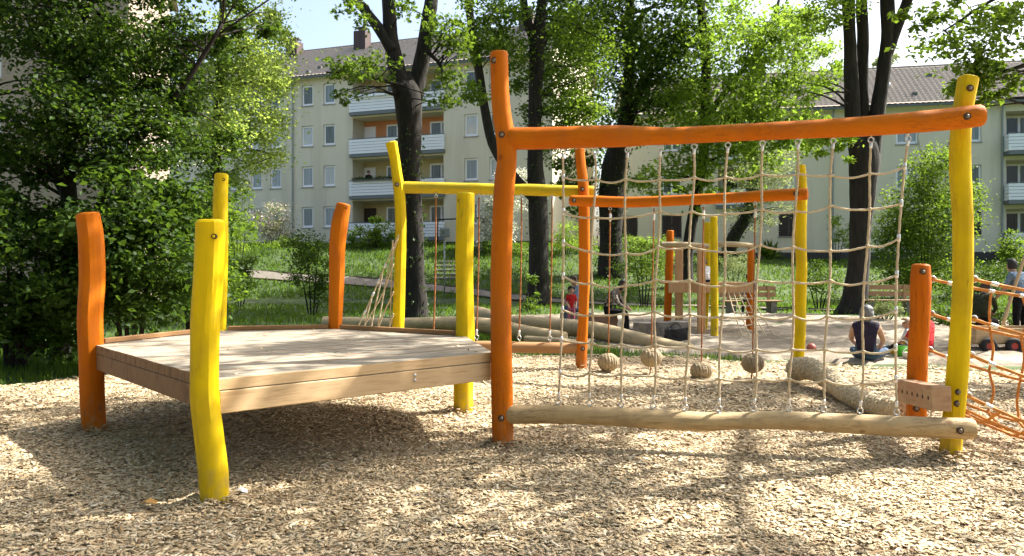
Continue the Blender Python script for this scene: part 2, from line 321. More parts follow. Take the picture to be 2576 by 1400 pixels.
class Facade:
    def __init__(s, A, dirv, z0):
        s.A = np.array([A[0], A[1], 0.]); d = np.array([dirv[0], dirv[1], 0.]); s.t = d/np.linalg.norm(d); s.n = np.array([s.t[1], -s.t[0], 0]); s.z0 = z0
    def M(s, v):               # local (u, out, z) -> world; out is towards the viewer
        v = np.asarray(v, float); return s.A+v[:, :1]*s.t+v[:, 1:2]*s.n+v[:, 2:]*np.array([0, 0, 1.])
    def u_of(s, px):
        k = (px-CX)/FPX; return (k*s.A[1]-s.A[0])/(s.t[0]-k*s.t[1])
    def z_of(s, px, py):
        u = s.u_of(px); d = s.A[1]+u*s.t[1]; return EYE-(py-HY)/FPX*d
def wall_mesh(fc, u0, u1, z0, z1, holes, parent, m, depth_b=9.5):
    us = sorted({u0, u1, *[h[0] for h in holes], *[h[1] for h in holes]}); zs = sorted({z0, z1, *[h[2] for h in holes], *[h[3] for h in holes]})
    mb = MB()
    q = lambda pts: mb.add(fc.M(np.array(pts, float)), [(0, 1, 2, 3)])
    for i in range(len(us)-1):
        for j in range(len(zs)-1):
            cu, cz = (us[i]+us[i+1])/2, (zs[j]+zs[j+1])/2
            if any(h[0] < cu < h[1] and h[2] < cz < h[3] for h in holes): continue
            q([(us[i], 0, zs[j]), (us[i+1], 0, zs[j]), (us[i+1], 0, zs[j+1]), (us[i], 0, zs[j+1])])
    for a, b_, c, d, dep in holes:
        q([(a, 0, c), (a, 0, d), (a, -dep, d), (a, -dep, c)]); q([(b_, 0, c), (b_, -dep, c), (b_, -dep, d), (b_, 0, d)])
        q([(a, 0, d), (b_, 0, d), (b_, -dep, d), (a, -dep, d)]); q([(a, 0, c), (a, -dep, c), (b_, -dep, c), (b_, 0, c)])
        q([(a, -dep, c), (a, -dep, d), (b_, -dep, d), (b_, -dep, c)])
    D = -depth_b
    q([(u0, 0, z0), (u0, 0, z1), (u0, D, z1), (u0, D, z0)]); q([(u1, 0, z0), (u1, D, z0), (u1, D, z1), (u1, 0, z1)]); q([(u0, D, z0), (u0, D, z1), (u1, D, z1), (u1, D, z0)])
    for uu in (u0, u1):        # gable triangles
        mb.add(fc.M(np.array([(uu, 0, z1), (uu, D, z1), (uu, D/2, z1+depth_b/2*.64)], float)), [(0, 1, 2)])
    return mb.build('wall', m, parent)
WN = [0]
def window(fc, parent, uc, zc, wd, h, out, pane, leaves=1, sill=True, fw=.105):
    a, b_, c, d = uc-wd/2, uc+wd/2, zc-h/2, zc+h/2; mb = MB()
    for (x0, x1, z0, z1) in [(a, a+fw, c, d), (b_-fw, b_, c, d), (a+fw, b_-fw, d-fw, d), (a+fw, b_-fw, c, c+fw*1.35)]+[(a+wd*i/leaves-fw*.6, a+wd*i/leaves+fw*.6, c+fw*1.35, d-fw) for i in range(1, leaves)]:
        mb.box(x0, x1, out-.05, out+.03, z0, z1, fc.M)
    f = mb.build('window', m_white, parent)
    for i in range(leaves):
        mp = MB(); mp.box(a+wd*i/leaves+fw*.5, a+wd*(i+1)/leaves-fw*.5, out-.035, out-.01, c+fw, d-fw*.6, fc.M); mp.build('pane', pane[i % len(pane)] if isinstance(pane, list) else pane, f)
    if sill:
        mp = MB(); mp.box(a-.06, b_+.06, out, .05, c-.07, c-.012, fc.M); mp.build('sill', m_sill, f)
    return f
m_tile, t, b = mat('roof_tile'); n, r = noise_col(t, [(.23, .18, .135), (.38, .315, .245), (.32, .26, .20)], (5, 5, 5), detail=8); L(t, r.outputs[0], b.inputs['Base Color']); b.inputs['Roughness'].default_value = .85
def roof(fc, parent, u0, u1, zE, depth, over=.45, pitch=.64, tw=.3, tl=.36):
    # pantiles as real relief: each course steps up over the one below, each tile rolls
    half = depth/2+over; sl_ = math.hypot(half, half*pitch); rows = int(sl_/tl); cols = int((u1-u0)/tw); mb = []; V = []; F = []
    uu = np.linspace(u0, u1, cols*3+1); prof = .035*np.abs(np.sin(np.pi*(uu-u0)/tw))
    for i in range(rows):
        for e, lift in ((0, .055), (1, .0)):
            s = (i+e)*tl/sl_; out = over-half*s; z = zE-over*pitch*.0+half*pitch*s+lift
            V.append(np.stack([uu, np.full_like(uu, out), z+prof], 1))
    n_ = len(uu)
    for i in range(rows*2-1):
        k = np.arange(n_-1); F.append(np.stack([i*n_+k, i*n_+k+1, (i+1)*n_+k+1, (i+1)*n_+k], 1))
    ro = fast('roof', fc.M(np.concatenate(V)), np.concatenate(F), m_tile, parent)
    mb = MB()      # back slope, ridge, soffit
    zr = zE+half*pitch
    mb.add(fc.M(np.array([(u0, over-half, zr-.02), (u1, over-half, zr-.02), (u1, -depth-over, zE), (u0, -depth-over, zE)], float)), [(0, 1, 2, 3)])
    mb.box(u0, u1, over-half-.12, over-half+.12, zr-.05, zr+.06, fc.M)
    mb.build('ridge', m_tile, ro)
    mb = MB(); mb.box(u0, u1, over-.02, over+.1, zE-.13, zE+.0, fc.M); mb.build('gutter', m_gut, ro)
    mb = MB(); mb.add(fc.M(np.array([(u0, 0.002, zE-.06), (u1, 0.002, zE-.06), (u1, over-.02, zE-.06), (u0, over-.02, zE-.06)], float)), [(0, 1, 2, 3)]); mb.build('soffit', m_white, ro)
    return ro
def chimney(fc, ro, u, out, z0, z1, wd=.95, dp=.8):
    mb = MB(); mb.box(u-wd/2, u+wd/2, out-dp/2, out+dp/2, z0, z1, fc.M); c = mb.build('chimney', m_brick, ro)
    mb = MB(); mb.box(u-wd/2+.05, u+wd/2-.05, out-dp/2+.05, out+dp/2-.05, z1+.22, z1+.28, fc.M)
    for du in (-.35, .35):
        for do in (-.28, .28): mb.box(u+du-.02, u+du+.02, out+do-.02, out+do+.02, z1, z1+.22, fc.M)
    mb.build('chimney_cap', m_gut, ro)
def balcony(fc, parent, u0, u1, zf, proud=.22, h=.98, nb=5, flowers=None, sides=True):
    mb = MB(); mb.box(u0-.1, u1+.1, -.02, proud+.05, zf-.2, zf, fc.M); s = mb.build('balcony', m_slab, parent)
    bh = (h-.04)/nb
    for i in range(nb):
        mp = MB(); z0 = zf+.03+i*bh; mp.box(u0-.12, u1+.12, proud, proud+.035, z0, z0+bh-.025, fc.M)
        if sides:
            for uu in (u0-.12, u1+.085): mp.box(uu, uu+.035, .004, proud-.002, z0, z0+bh-.025, fc.M)
        mp.build('board', m_board, s)
    mp = MB(); mp.box(u0-.14, u1+.14, proud-.03, proud+.055, zf+h, zf+h+.04, fc.M); mp.build('handrail', m_slab if flowers is None else m_white, s)
    mp = MB(); mp.box(u0+.05, u1-.05, proud-.06, proud-.02, zf+.02, zf+h-.05, fc.M); mp.build('backing', m_gut, s)
    return s
def pipe(fc, parent, u, z0, z1):
    mb = MB(); p = fc.M(np.array([(u, .1, z0), (u, .1, (z0+z1)/2), (u, .1, z1-.4), (u, .1, z1-.2), (u, .35, z1)], float)); mb.add(*tube(np.column_stack([p, np.full(5, .055)]), n=12, k=8))
    mb.build('drainpipe', m_pipe, parent, True)

# four-storey block behind the middle
fA = Facade((-17.8, 54.5), (15.4, -5.8), 2.6)
bA = thing('apartment_building', 'beige four-storey apartment block with white-boarded loggia balconies and tiled roof', 'building', fA.A+np.array([0, 0, 2.6]))
rows = [4.73+2.73*i for i in range(4)]; holes = []; wins = []
for px in (540, 590, 645, 693, 773, 828, 1185, 1248):
    u = fA.u_of(px)
    for i, zc in enumerate(rows): wins.append((u, zc, i, px)); holes.append((u-.45, u+.45, zc-.72, zc+.7, .16))
lu0, lu1 = fA.u_of(887), fA.u_of(1116); floors = [3.3+2.73*i for i in range(4)]
for z in floors: holes.append((lu0, lu1, z+.0, z+2.42, 1.5))
U0, U1 = -7.5, 21.6
wall_mesh(fA, U0, U1, 2.2, 14.15, holes, bA, m_ren)
for u, zc, i, px in wins: window(fA, bA, u, zc, .88, 1.36, -.13, panes[(int(px)*7+i*5) % 4 if not (px == 645 and i == 0) else 4])
for k, z in enumerate(floors):
    balcony(fA, bA, lu0, lu1, z)
    for px in (973, 1086): window(fA, bA, fA.u_of(px), z+1.35, 1.65, 1.5, -1.44, [panes[2], panes[3] if px > 1000 else panes[2]], 2, sill=False)
    mb = MB(); mb.box(lu0+.02, lu0+.9, -1.49, -1.4, z+.02, z+2.05, fA.M); mb.build('balcony_door', m_white if k != 0 else m_shut, bA)
    mb = MB(); mb.add(fA.M(np.array([(lu0+.01, -1.485, z+.01), (lu1-.01, -1.485, z+.01), (lu1-.01, -1.485, z+2.4), (lu0+.01, -1.485, z+2.4)], float)), [(0, 1, 2, 3)]); mb.build('loggia_wall', m_oren if k == 2 else m_yren, bA)
mb = MB(); mb.box(U0-.02, U1+.02, .01, .03, 2.2, 3.0, fA.M); mb.build('plinth', m_plinth, bA)
pipe(fA, bA, fA.u_of(738), 2.8, 14.1)
roA = roof(fA, bA, U0-.3, U1+.3, 14.1, 9.5)
for px, zt in ((741, 18.3), (911, 18.5), (1325, 18.4)):
    u = (lambda k: (k*(fA.A[1]+4)-(fA.A[0]+1.4))/(fA.t[0]-k*fA.t[1]))((px-CX)/FPX); chimney(fA, roA, u, -4.1, 16.2, zt-.35)
mb = MB()
for px, py in ((790, 158), (830, 152), (862, 148), (775, 190), (812, 186), (950, 170), (1150, 140)):
    u = fA.u_of(px); s = random.uniform(.3, 3); mb = MB(); mb.box(u-.13, u+.13, .45-s-.12, .45-s+.12, 14.1+s*.64+.02, 14.1+s*.64+.17, fA.M); mb.build('vent_tile', m_gut, roA)

# three-storey block on the right
fB = Facade((6.5, 49.8), (10.5, -2.4), 2.0)
bB = thing('apartment_building', 'beige three-storey apartment block at right with long brown tiled roof', 'building', fB.A+np.array([0, 0, 2.0]))
holes = []; wl = []
for px in (1580, 1690, 1985, 2165, 2282, 2440):
    u = fB.u_of(px)
    for zc, kind in ((3.95, 's'), (6.6, 'w'), (9.3, 'w')):
        if px in (1580,) and kind == 'w': continue
        wl.append((u, zc, kind, px)); holes.append((u-.6, u+.6, zc-.72, zc+.7, .16))
lob0, lob1 = fB.u_of(1806), fB.u_of(1872); ro0, ro1 = fB.u_of(2530), fB.u_of(2700)
for z in (5.2, 7.95): holes.append((lob0, lob1, z, z+2.3, 1.4))
for z in (2.4, 5.17, 7.95): holes.append((ro0, ro1, z, z+2.35, 1.3))
VB0, VB1 = .2, 34
wall_mesh(fB, VB0, VB1, 1.4, 10.9, holes, bB, m_ren)
for i, (u, zc, kind, px) in enumerate(wl):
    f = window(fB, bB, u, zc, 1.18, 1.36, -.13, m_dark if kind == 's' else panes[i % 4], 2, sill=True)
    if kind == 's':
        for s in (-1, 1):
            mb = MB()
            for q in range(9): mb.box(u+s*.3-.285, u+s*.3+.285, -.06, -.02+.012*(q % 2), zc-.66+q*.148, zc-.66+q*.148+.13, fB.M)
            mb.build('shutter', m_shut, f)
for z in (5.2, 7.95):
    balcony(fB, bB, lob0, lob1, z, .15); window(fB, bB, (lob0+lob1)/2, z+1.3, 1.1, 1.6, -1.35, m_dark, 1, sill=False)
for z in (2.4, 5.17, 7.95):
    balcony(fB, bB, ro0, ro1, z, .75)
    window(fB, bB, fB.u_of(2585), z+1.3, 1.5, 1.9, -1.24, [m_dark, panes[2]], 2, sill=False)
mb = MB(); mb.box(VB0-.02, VB1+.02, .01, .03, 1.4, 2.3, fB.M); mb.build('plinth', m_plinth, bB)
for px in (2095, 2520): pipe(fB, bB, fB.u_of(px), 2.0, 10.8)
roB = roof(fB, bB, VB0-.3, VB1+.3, 10.85, 9.5)
for px in (1918,): chimney(fB, roB, fB.u_of(px), -3.9, 12.8, 14.9)
mb = MB()
for px in range(2000, 2620, 62):
    u = fB.u_of(px)+random.uniform(-.2, .2); s = 1.1 if (px//62) % 2 else 3.6; mb = MB(); mb.box(u-.13, u+.13, .45-s-.12, .45-s+.12, 10.85+s*.64+.02, 10.85+s*.64+.17, fB.M); mb.build('vent_tile', m_gut, roB)
mb = MB(); u = fB.u_of(2245); mb.box(u-.3, u+.3, -2.4, -1.7, 12.5, 12.62, lambda v: fB.M(np.column_stack([v[:, 0], v[:, 1], v[:, 2]-(v[:, 1]+2.05)*.64+.12]))); mb.build('skylight', m_white, roB)
# house wall behind the hawthorn
fC = Facade((-24, 22.2), (.975, .22), 0)
bC = thing('house', 'buff rendered house wall seen through the leaves at far left', 'house', fC.A)
lenC = (-12.6+24)/fC.t[0]; holes = []; wl = []
for u in (4.2, 8.0, 11.6):
    for zc in (2.6, 5.3, 8.0): wl.append((u, zc)); holes.append((u-.6, u+.6, zc-.72, zc+.7, .16))
wall_mesh(fC, 0, lenC, -.1, 12.5, holes, bC, m_ren2, 9)
for i, (u, zc) in enumerate(wl): window(fC, bC, u, zc, 1.18, 1.36, -.13, panes[(i+2) % 4], 2)
roof(fC, bC, -.3, lenC+.3, 12.5, 9)

# ------------------------------------------------------------------ vegetation
def leaf_geo(C, size, r, palm=False, droop=.25, aspect=.62, up=.8):
    n = len(C); az = r.uniform(0, 2*np.pi, n); el = r.normal(-droop, .45, n)
    a = np.stack([np.cos(az)*np.cos(el), np.sin(az)*np.cos(el), np.sin(el)], 1)
    nn = r.standard_normal((n, 3))*.7; nn[:, 2] += up; nn -= a*(nn*a).sum(1)[:, None]; nn /= np.linalg.norm(nn, axis=1)[:, None]+1e-9
    b_ = np.cross(nn, a); s = size*r.uniform(.6, 1.3, n); val = r.uniform(0, 1, n)
    if palm:
        A, B2, N2, C2, S2, v2 = [], [], [], [], [], []
        for ang, sc in ((-1.25, .62), (-.6, .88), (0, 1), (.6, .88), (1.25, .62)):
            d = a*math.cos(ang)+b_*math.sin(ang); A.append(d-nn*.12); B2.append(np.cross(nn, d)); N2.append(nn); C2.append(C); S2.append(s*sc); v2.append(val)
        a, b_, nn, C, s, val = map(np.concatenate, (A, B2, N2, C2, S2, v2)); aspect = .4
    s = s[:, None]; wd = s*aspect*.5
    V = np.stack([C, C+a*s*.5+b_*wd+nn*s*.09, C+a*s-nn*s*.05, C+a*s*.5-b_*wd+nn*s*.09], 1).reshape(-1, 3)
    k = np.arange(len(C))*4
    F = np.stack([np.stack([k, k+1, k+2], 1), np.stack([k, k+2, k+3], 1)], 1).reshape(-1, 3)
    return V, F, np.repeat(val, 4)
def blob_points(blobs, r, spread=.17, dens=90):
    """lobes: centre, radii, leaf count[, clump count, leaf scale]"""
    pts, subs, scl = [], [], []
    for bl in blobs:
        c, rad, n = bl[:3]; K = bl[3] if len(bl) > 3 else max(5, int(n/dens)); d = r.standard_normal((K, 3)); d /= np.linalg.norm(d, axis=1)[:, None]
        q = d*(r.uniform(0, 1, K)**.42)[:, None]; sub = np.asarray(c)+q*np.asarray(rad); subs.append(sub)
        i = r.integers(0, K, n); sc = (spread*np.mean(rad) if len(bl) < 4 else .42)*r.uniform(.6, 1.4, K)
        off = r.standard_normal((n, 3)); off[:, 2] *= .6
        pts.append(sub[i]+off*sc[i][:, None]); scl.append(np.full(n, bl[4] if len(bl) > 4 else 1.))
    return np.concatenate(pts), np.concatenate(subs), np.concatenate(scl)
def PB(px, py, d, rx, ry, rd, n, *ex):      # crown lobe given where it is seen, in metres
    return (P(px, py, d), (rx/FPX*d, rd, ry/FPX*d), n, *ex)
def tree(name, label, stems, blobs, lm, size, bark=None, palm=False, seed=1, limbs=10, cat='tree', spread=.17, blossom=None, group=None, droop=.25, zmin=.12, ivy=0, dens=90, k=10):
    r = np.random.default_rng(seed); base = np.array(stems[0][0][:3]); base[2] = max(0, float(ground_z(base[0], base[1])))
    t = thing(name, label, cat, base, group); mb = MB(); nodes = []
    for i, s in enumerate(stems):
        s = np.asarray(s, float); mb.add(*tube(s, n=max(10, len(s)*4), k=k, rough=.035, seed=seed+i)); nodes.append(spline(s, 20))
    nodes = np.concatenate(nodes); pts, subs, scl = blob_points(blobs, r, spread, dens)
    kp_ = pts[:, 2] > ground_z(pts[:, 0], pts[:, 1])+zmin; pts, scl = pts[kp_], scl[kp_]
    sel = subs[r.permutation(len(subs))[:limbs*len(blobs)]]
    for q in sel:
        lower = nodes[nodes[:, 2] < q[2]+.4]
        if not len(lower): continue
        j = np.argmin(np.linalg.norm(lower[:, :3]-q, axis=1)+r.uniform(0, .6, len(lower))); s = lower[j]; dist = np.linalg.norm(s[:3]-q)
        if dist < .2: continue
        r0 = min(s[3]*.5, .012+.014*dist); mid = s[:3]*.5+q*.5+r.standard_normal(3)*dist*.08+np.array([0, 0, .08*dist])
        mb.add(*tube([[*s[:3], r0], [*mid, r0*.6], [*q, .006]], n=7, k=5))
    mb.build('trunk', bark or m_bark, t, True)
    V, F, a = leaf_geo(pts, size*scl, r, palm, droop); fast('crown', V, F, lm, t, attr=a)
    if blossom:
        bm_, bn, bs = blossom; top = pts[r.permutation(len(pts))[:bn]]; C = np.repeat(top, 5, 0)+r.standard_normal((len(top)*5, 3))*bs*1.1
        V, F, a = leaf_geo(C, bs, r, False, 0, .9); fast('blossom', V, F, bm_, t, attr=a)
    if ivy:
        s0 = spline(np.asarray(stems[0], float), 60); j = r.integers(0, 45, ivy); an = r.uniform(0, 6.28, ivy)
        C = s0[j, :3]+np.stack([np.cos(an), np.sin(an), r.uniform(-.6, .6, ivy)], 1)*(s0[j, 3:]*1.12+.03)
        V, F, a = leaf_geo(C, .1, r, False, .5, .8); fast('ivy', V, F, lf_ivy, t, attr=a)
    return t
def stem(d, pts, dy=0.):
    return [[*P(x, y, d+dy*i), h/FPX*d] for i, (x, y, h) in enumerate(pts)]

# big hawthorn at the left and the trees framing the view
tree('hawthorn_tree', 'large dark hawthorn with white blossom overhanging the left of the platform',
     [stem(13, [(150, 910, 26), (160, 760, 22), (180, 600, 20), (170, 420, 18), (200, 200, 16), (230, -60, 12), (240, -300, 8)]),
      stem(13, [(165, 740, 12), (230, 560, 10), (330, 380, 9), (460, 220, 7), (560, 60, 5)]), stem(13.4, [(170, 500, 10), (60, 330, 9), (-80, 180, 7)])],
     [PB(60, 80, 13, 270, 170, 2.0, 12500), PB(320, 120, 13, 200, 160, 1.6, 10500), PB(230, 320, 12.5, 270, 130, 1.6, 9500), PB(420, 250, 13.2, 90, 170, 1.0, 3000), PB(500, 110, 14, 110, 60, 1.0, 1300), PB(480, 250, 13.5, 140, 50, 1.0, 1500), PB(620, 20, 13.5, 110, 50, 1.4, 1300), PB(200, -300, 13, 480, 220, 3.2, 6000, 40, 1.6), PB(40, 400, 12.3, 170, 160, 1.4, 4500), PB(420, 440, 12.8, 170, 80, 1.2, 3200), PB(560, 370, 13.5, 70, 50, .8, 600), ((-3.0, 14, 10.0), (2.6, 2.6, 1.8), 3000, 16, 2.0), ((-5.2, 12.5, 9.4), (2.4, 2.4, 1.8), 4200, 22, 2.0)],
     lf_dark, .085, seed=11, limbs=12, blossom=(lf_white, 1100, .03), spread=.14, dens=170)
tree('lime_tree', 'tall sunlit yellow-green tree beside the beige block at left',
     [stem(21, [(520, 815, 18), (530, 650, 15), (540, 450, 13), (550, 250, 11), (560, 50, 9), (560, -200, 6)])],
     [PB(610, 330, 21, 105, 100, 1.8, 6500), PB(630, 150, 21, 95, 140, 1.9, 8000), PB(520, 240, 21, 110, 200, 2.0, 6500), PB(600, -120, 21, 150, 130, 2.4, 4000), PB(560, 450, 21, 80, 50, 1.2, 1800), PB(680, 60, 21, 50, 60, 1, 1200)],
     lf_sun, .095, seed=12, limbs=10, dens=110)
LSH = [('hazel_shrub', 'broad dark hazel shrub behind the left orange post', 330, 12.0, [(330, 560, 190, 130, 1.4, 6000), (400, 700, 150, 120, 1.2, 4500), (250, 720, 130, 110, 1.1, 4000)], lf_dark, .11),
       ('hazel_shrub', 'dark leafy shrub at the far left edge of the grass', 40, 11.8, [(40, 620, 160, 140, 1.4, 5500), (60, 800, 150, 90, 1.2, 4000)], lf_dark, .11),
       ('hazel_shrub', 'dark shrub behind the tall yellow post of the platform', 500, 14.5, [(500, 560, 110, 110, 1.3, 3000), (510, 690, 100, 100, 1.2, 2600)], lf_mid, .10)]
for i, (nm, lb, px, d, bl, lm, sz) in enumerate(LSH):
    gy_ = HY+EYE*FPX/d
    tree(nm, lb, [stem(d, [(px+o, gy_, 7), (px+o*1.6, gy_-150, 5), (px+o*3, gy_-330, 3)]) for o in (-22, -8, 6, 20)], [PB(a, b_, d, c, e, f, n) for a, b_, c, e, f, n in bl], lm, sz, seed=30+i, cat='shrub', limbs=14, k=6)
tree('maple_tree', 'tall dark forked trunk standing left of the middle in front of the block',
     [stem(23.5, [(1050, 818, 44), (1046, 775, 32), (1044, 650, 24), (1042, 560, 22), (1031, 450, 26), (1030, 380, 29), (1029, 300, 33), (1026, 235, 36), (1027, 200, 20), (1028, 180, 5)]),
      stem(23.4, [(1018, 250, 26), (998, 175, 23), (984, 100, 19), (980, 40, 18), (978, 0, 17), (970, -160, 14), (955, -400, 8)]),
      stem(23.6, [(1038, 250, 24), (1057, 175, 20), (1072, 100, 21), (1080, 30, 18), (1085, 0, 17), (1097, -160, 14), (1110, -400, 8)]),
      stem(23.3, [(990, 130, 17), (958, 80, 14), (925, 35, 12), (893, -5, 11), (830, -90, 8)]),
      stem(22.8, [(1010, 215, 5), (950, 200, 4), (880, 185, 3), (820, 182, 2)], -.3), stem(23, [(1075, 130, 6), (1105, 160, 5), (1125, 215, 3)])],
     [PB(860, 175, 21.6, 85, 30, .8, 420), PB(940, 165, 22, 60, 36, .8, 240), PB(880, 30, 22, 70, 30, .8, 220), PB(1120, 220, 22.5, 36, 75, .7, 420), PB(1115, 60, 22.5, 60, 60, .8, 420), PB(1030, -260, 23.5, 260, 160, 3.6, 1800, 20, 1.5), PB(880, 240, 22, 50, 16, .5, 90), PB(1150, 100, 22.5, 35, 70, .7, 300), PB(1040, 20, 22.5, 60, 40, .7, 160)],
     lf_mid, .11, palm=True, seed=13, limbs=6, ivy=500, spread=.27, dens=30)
tree('lime_tree', 'dark trunk with a slanting side stem right behind the orange net post',
     [stem(30, [(1352, 778, 34), (1354, 700, 27), (1356, 600, 26), (1352, 500, 24), (1346, 400, 20), (1345, 300, 18), (1349, 200, 18), (1352, 100, 19), (1360, 40, 14), (1364, 0, 13), (1372, -150, 9)]),
      stem(30, [(1350, 120, 13), (1326, 50, 11), (1316, 0, 10), (1305, -120, 7)]),
      stem(29.8, [(1345, 500, 14), (1295, 450, 13), (1243, 370, 13), (1222, 290, 12), (1207, 195, 11), (1191, 97, 11), (1178, 0, 10), (1170, -140, 8)])],
     [PB(1250, 70, 29, 100, 90, 2, 3400), PB(1440, 140, 31, 120, 170, 2.4, 7000), PB(1420, 320, 31, 100, 100, 1.8, 3800), PB(1190, 230, 28, 40, 70, 1, 480), PB(1350, -220, 30, 320, 200, 4.5, 5200, 44, 2.0), ((6, 30, 15), (4, 3.5, 2), 3000, 26, 2.0), PB(1300, 180, 31, 60, 120, 1.5, 1300), PB(1205, 120, 28.5, 40, 50, 1, 420)],
     lf_mid, .15, seed=14, limbs=8, ivy=300)
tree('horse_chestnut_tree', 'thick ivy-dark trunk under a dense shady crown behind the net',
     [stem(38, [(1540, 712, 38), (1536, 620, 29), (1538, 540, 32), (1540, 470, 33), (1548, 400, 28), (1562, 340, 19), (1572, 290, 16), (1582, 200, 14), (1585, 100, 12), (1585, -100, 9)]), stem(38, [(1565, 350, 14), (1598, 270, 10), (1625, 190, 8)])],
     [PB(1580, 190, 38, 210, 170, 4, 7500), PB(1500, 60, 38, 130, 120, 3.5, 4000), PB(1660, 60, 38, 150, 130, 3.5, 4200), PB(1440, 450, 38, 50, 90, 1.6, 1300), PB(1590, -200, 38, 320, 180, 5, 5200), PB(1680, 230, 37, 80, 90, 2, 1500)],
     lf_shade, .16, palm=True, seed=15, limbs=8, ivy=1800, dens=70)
tree('horse_chestnut_tree', 'slender trunk with bright yellow-green crown above the middle of the net',
     [stem(36, [(1722, 738, 22), (1728, 650, 15), (1744, 540, 14), (1762, 450, 12), (1770, 390, 12), (1774, 270, 12), (1775, 150, 11), (1770, 80, 11), (1762, 0, 10), (1755, -160, 7)]), stem(36, [(1772, 300, 9), (1850, 200, 7), (1930, 90, 5), (1960, 0, 4)]), stem(36, [(1768, 360, 7), (1850, 340, 5), (1960, 270, 4)])],
     [PB(1830, 90, 35, 140, 120, 3, 4300), PB(1800, 270, 35, 140, 90, 2.6, 3800), PB(1930, 230, 35, 110, 110, 2.4, 3300), PB(1850, 390, 35, 140, 60, 2, 2200), PB(1690, 450, 35, 100, 60, 1.8, 1500), PB(2010, 330, 34, 80, 60, 1.6, 1400), PB(1980, 90, 35, 90, 90, 2, 2000), PB(1800, -200, 36, 280, 180, 5, 2600, 34, 1.6), PB(1790, 500, 35.5, 50, 60, 1.2, 600), PB(2060, 170, 34.5, 50, 80, 1.5, 900)],
     lf_lime, .14, palm=True, seed=16, limbs=7, dens=60)
tree('ivy_tree', 'leaning ivy-clad trunk to the right of the slender chestnut',
     [stem(42, [(1828, 648, 17), (1850, 590, 16), (1880, 540, 15), (1895, 450, 13), (1897, 380, 11), (1893, 300, 9), (1885, 190, 6)])],
     [PB(1900, 440, 42, 80, 90, 2, 2300), PB(1910, 540, 42, 90, 50, 1.8, 1500), PB(1960, 400, 42, 70, 70, 1.8, 1500)], lf_pale, .13, seed=17, limbs=7, ivy=1500)
tree('beech_tree', 'dark multi-stemmed tree rising behind the right half of the net',
     [stem(25, [(2148, 798, 52), (2152, 750, 33), (2160, 660, 25), (2166, 560, 26), (2172, 450, 35), (2175, 390, 38), (2178, 340, 22), (2180, 310, 6)]),
      stem(24.9, [(2160, 400, 22), (2146, 300, 19), (2141, 195, 17), (2138, 97, 15), (2134, 0, 16), (2132, -160, 13), (2128, -380, 7)]),
      stem(25.2, [(2176, 370, 17), (2170, 280, 16), (2170, 195, 14), (2171, 97, 14), (2168, 0, 14), (2180, -160, 9)]),
      stem(25, [(2190, 400, 22), (2205, 290, 19), (2218, 220, 18), (2226, 150, 17), (2232, 97, 15), (2232, 0, 17), (2228, -160, 12), (2230, -380, 6)]),
      stem(25, [(2226, 160, 12), (2254, 80, 12), (2283, 0, 12), (2320, -110, 9)])],
     [PB(2080, 40, 24, 90, 70, 1.4, 1300), PB(2070, 340, 24, 55, 60, 1, 700), PB(2120, 390, 24, 30, 60, .8, 300), PB(2200, -260, 25, 420, 190, 5.5, 5000, 40, 1.6), PB(2030, 220, 24, 40, 60, 1, 300), ((15.5, 22, 12.5), (4, 3.6, 1.6), 4800, 18, 1.6), ((19, 24, 13), (4, 3.6, 1.6), 4200, 16, 1.6), ((14, 18.5, 12), (3.4, 2.4, 1.4), 3000, 12, 1.6), ((20, 19, 12.5), (3, 3, 1.6), 3000, 12, 1.6), ((8.5, 20.5, 11.8), (3.4, 3.2, 1.4), 4200, 17, 1.6), ((5, 24, 12.5), (3.2, 3, 1.4), 3600, 14, 1.6)],
     lf_lime, .13, seed=18, limbs=7)
# the tree beyond the right edge of the frame: its canopy dapples the foreground
tree('beech_tree', 'leafy beech boughs hanging into the top right corner',
     [[[11.2, 11.5, 0, .34], [11.0, 11.4, 3, .28], [10.6, 11.3, 6, .24], [10, 11, 9, .18], [9.6, 11, 13, .08]],
      [[10.9, 11.4, 4.6, .12], [9.2, 11.4, 5.6, .07], [7.4, 11.5, 5.6, .035], [6.3, 11.5, 5.0, .012]], [[10.6, 11.3, 6.2, .14], [8, 10.5, 8, .09], [5, 9.6, 8.8, .05], [2.5, 9, 9, .02]]],
     [PB(2440, 100, 11.5, 110, 80, .9, 1100), PB(2550, 60, 11.5, 60, 80, .8, 700), PB(2430, 200, 11.7, 60, 50, .6, 620), PB(2520, 190, 11.2, 40, 50, .5, 340), PB(2340, 30, 11.5, 60, 50, .6, 320), PB(2500, 250, 11.6, 50, 24, .4, 200),
      ((4.2, 8.6, 9.2), (3.2, 3.0, 1.0), 3600, 12, 1.75), ((8.8, 10.5, 9.6), (3.0, 4.0, 1.4), 4200, 14, 1.75), ((6.6, 7.4, 8.8), (2.4, 2.0, 1.0), 1500, 5, 1.75), ((9.5, 6.0, 9.4), (3.0, 2.4, 1.2), 2100, 7, 1.75), ((1.2, 9.6, 9.6), (2.4, 2.2, 1.0), 1800, 6, 1.75), ((12.5, 8.5, 9), (3, 4, 1.6), 3000, 10, 1.75), ((5.5, 12.5, 10.5), (3, 2.2, 1.4), 2400, 8, 1.75)],
     lf_mid, .095, seed=19, limbs=5, dens=45, spread=.2)
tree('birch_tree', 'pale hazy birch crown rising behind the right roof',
     [stem(70, [(1990, 640, 8), (1995, 400, 7), (2000, 200, 5), (2005, 40, 3)])], [PB(2010, 140, 70, 80, 90, 4, 3400), PB(2000, 40, 70, 60, 60, 3, 1500), PB(1950, 200, 70, 50, 70, 3, 1300)], lf_pale, .22, seed=20, bark=m_barkp)
